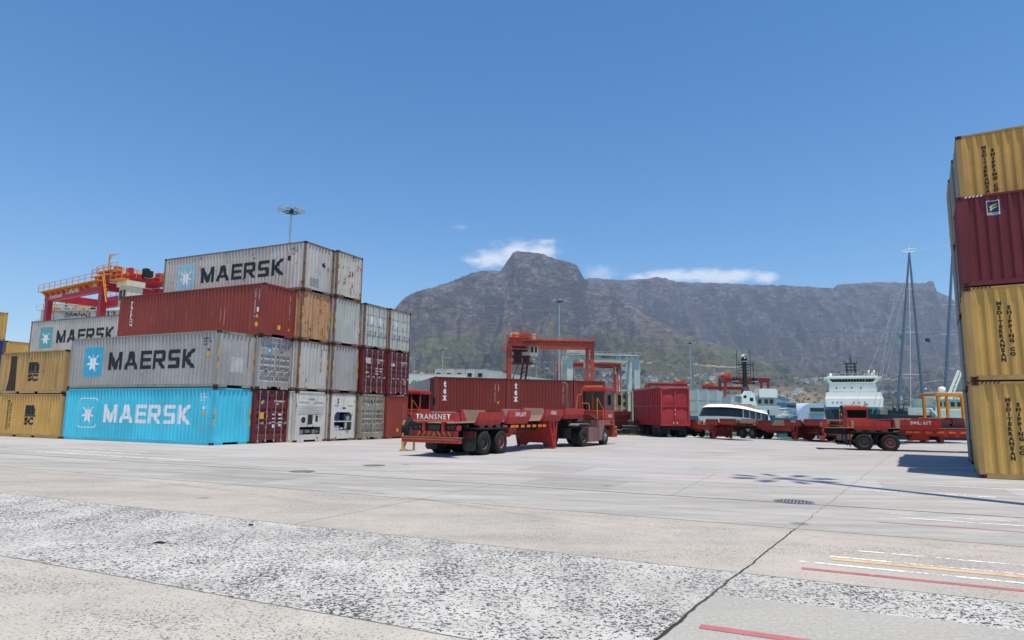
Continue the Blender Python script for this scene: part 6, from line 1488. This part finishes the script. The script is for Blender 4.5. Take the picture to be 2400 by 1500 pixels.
HROOF = [plain('roof_grey', '77797c', .8), plain('roof_terracotta', '8a5644', .8), plain('roof_pale', 'b4b5b2', .7)]
rr = random.Random(21)
ZONES = [(75, 2030, 2240, 905, 950, 'right of the large white ship'), (42, 1400, 1500, 862, 905, 'between the crane legs'), (26, 1330, 1420, 880, 905, 'behind the orange red crane legs'), (36, 1560, 1700, 868, 905, 'above the tipper trailer'), (18, 1500, 1600, 875, 900, 'right of the pale blue crane'), (22, 1860, 1930, 888, 904, 'on the saddle left of the large white ship'), (16, 1700, 1880, 918, 935, 'on the open slope above the warehouse'), (12, 1240, 1330, 840, 872, 'above the white container stack'), (18, 1480, 1640, 905, 940, 'low between crane and tipper')]
n_h = 0
for n, x0, x1, y0, y1, wh in ZONES:
    for _ in range(n):
        px = x0 + rr.random() * (x1 - x0); py = y0 + rr.random() * (y1 - y0); p = drop(px, py)
        if p is None or p.y < 560: continue
        i = rr.randrange(len(HM)); o = bpy.data.objects.new('house', HM[i]); col.objects.link(o)
        if not HM[i].materials:
            for _q in range(3): HM[i].materials.append(HWALL[0])
        wl = rr.choice([0, 0, 0, 1, 2, 3]); rf = rr.randrange(3)
        for k, mt in enumerate((HWALL[wl], HROOF[rf], GLASS)): o.material_slots[k].link = 'OBJECT'; o.material_slots[k].material = mt
        s = max(.35, min(1.3, p.y / 2300)) * (.7 + .5 * rr.random()); o.scale = (s, s, s); o.location = p; o.rotation_euler = (0, 0, rr.uniform(-.6, .6))
        tag(o, f"{['white', 'cream', 'grey', 'tan'][wl]} {['gabled', 'flat roofed', 'tall gabled', 'long flat', 'wide gabled'][i]} house with {['grey', 'terracotta', 'pale'][rf]} roof {wh}", 'house', 'houses of the town under the mountain ' + wh); n_h += 1
# scattered dark trees between the houses
m = MB(); rr = random.Random(5)
for n, x0, x1, y0, y1 in ((170, 2000, 2245, 905, 952), (60, 1380, 1520, 870, 915), (70, 1540, 1880, 885, 940), (30, 1240, 1400, 850, 900), (60, 1860, 2100, 905, 950), (25, 960, 1240, 855, 885)):
    for _ in range(n):
        p = drop(x0 + rr.random() * (x1 - x0), y0 + rr.random() * (y1 - y0))
        if p is None or p.y < 600: continue
        r = p.y / 2200 * (2.5 + 4 * rr.random())
        for k in range(9):
            c = p + Vector((rr.gauss(0, r * .5), rr.gauss(0, r * .4), r * (.3 + .8 * rr.random()))); q = r * .55
            v = [c + Vector((rr.gauss(0, q), rr.gauss(0, q), rr.gauss(0, q * .7))) for _ in range(4)]
            m.add(v, [(0, 1, 2), (0, 2, 3), (0, 1, 3), (1, 2, 3)])
o = obj('town_trees', m, plain('tree_green', '3a4632', .9, var=.4, scale=.05)); o['kind'] = 'stuff'

# quayside clutter: bollards, gas bottles on racks and small workboats by the basin
IRON = plain('bollard_iron', '2f2d2b', .7); BM = MB().lathe([(.22, 0), (.2, .3), (.16, .45), (.3, .5), (.28, .62), (0, .66)], n=12).mesh('bollard')
for i, wh in enumerate(('nearest the tipper', 'left of the numbered trailer', 'behind the numbered trailer', 'behind the tractor with the wide window', 'beside the orange lifting frame')):
    o = obj('bollard', BM, IRON); o.location = (16.5 + i * 4.4, 54.55, 0); tag(o, 'iron mooring bollard on the quay edge ' + wh, 'bollard', 'bollards along the quay')
for i, (px, Y, c, nm) in enumerate(((1815, 150, 'c9cac6', 'white'), (1850, 175, '3f6f92', 'blue'), (1895, 160, 'c9cac6', 'white'), (2085, 145, 'b5502f', 'orange'), (2235, 150, 'c9cac6', 'white'))):
    q = at(px, 985, Y); t = thing('workboat', nm + ' small cabin boat moored ' + ('right of the grey ship bow', 'left of the rounded hall', 'in front of the rounded hall', 'by the bow of the pale green vessel', 'at the edge of the right stack')[i], 'boat', (q.x - 3, Y, -2), R(12 * (i % 3) - 10), 'small cabin boats in the basin')
    cm = plain('boat_paint_' + nm, c, .5); m = MB(); m.prism([(-.4, 1.7), (.8, 0), (7, 0), (7.2, 1.3)], lambda a, b: (a, -1.1, b), lambda a, b: (a, 1.1, b)); obj('hull', m, cm, t)
    m = MB(); m.prism([(2.2, 1.4), (5.2, 1.4), (5.0, 3.2), (2.8, 3.2)], lambda a, b: (a, -.9, b), lambda a, b: (a, .9, b)); cbn = obj('cabin', m, SW, t); obj('window', MB().box(3.0, 4.8, -.93, -.9, 2.3, 2.9), GLASS, cbn)
    m = MB(); m.bar((4, 0, 3.2), (4, 0, 5.8 + i * .4), .08); m.bar((3.4, 0, 4.8), (4.6, 0, 4.8), .06); obj('mast', m, SG, t)
    m = MB(); rail_run(m, (5.3, -1.05, 1.3), (7, -1.05, 1.3), .8); obj('railing', m, SG, t)
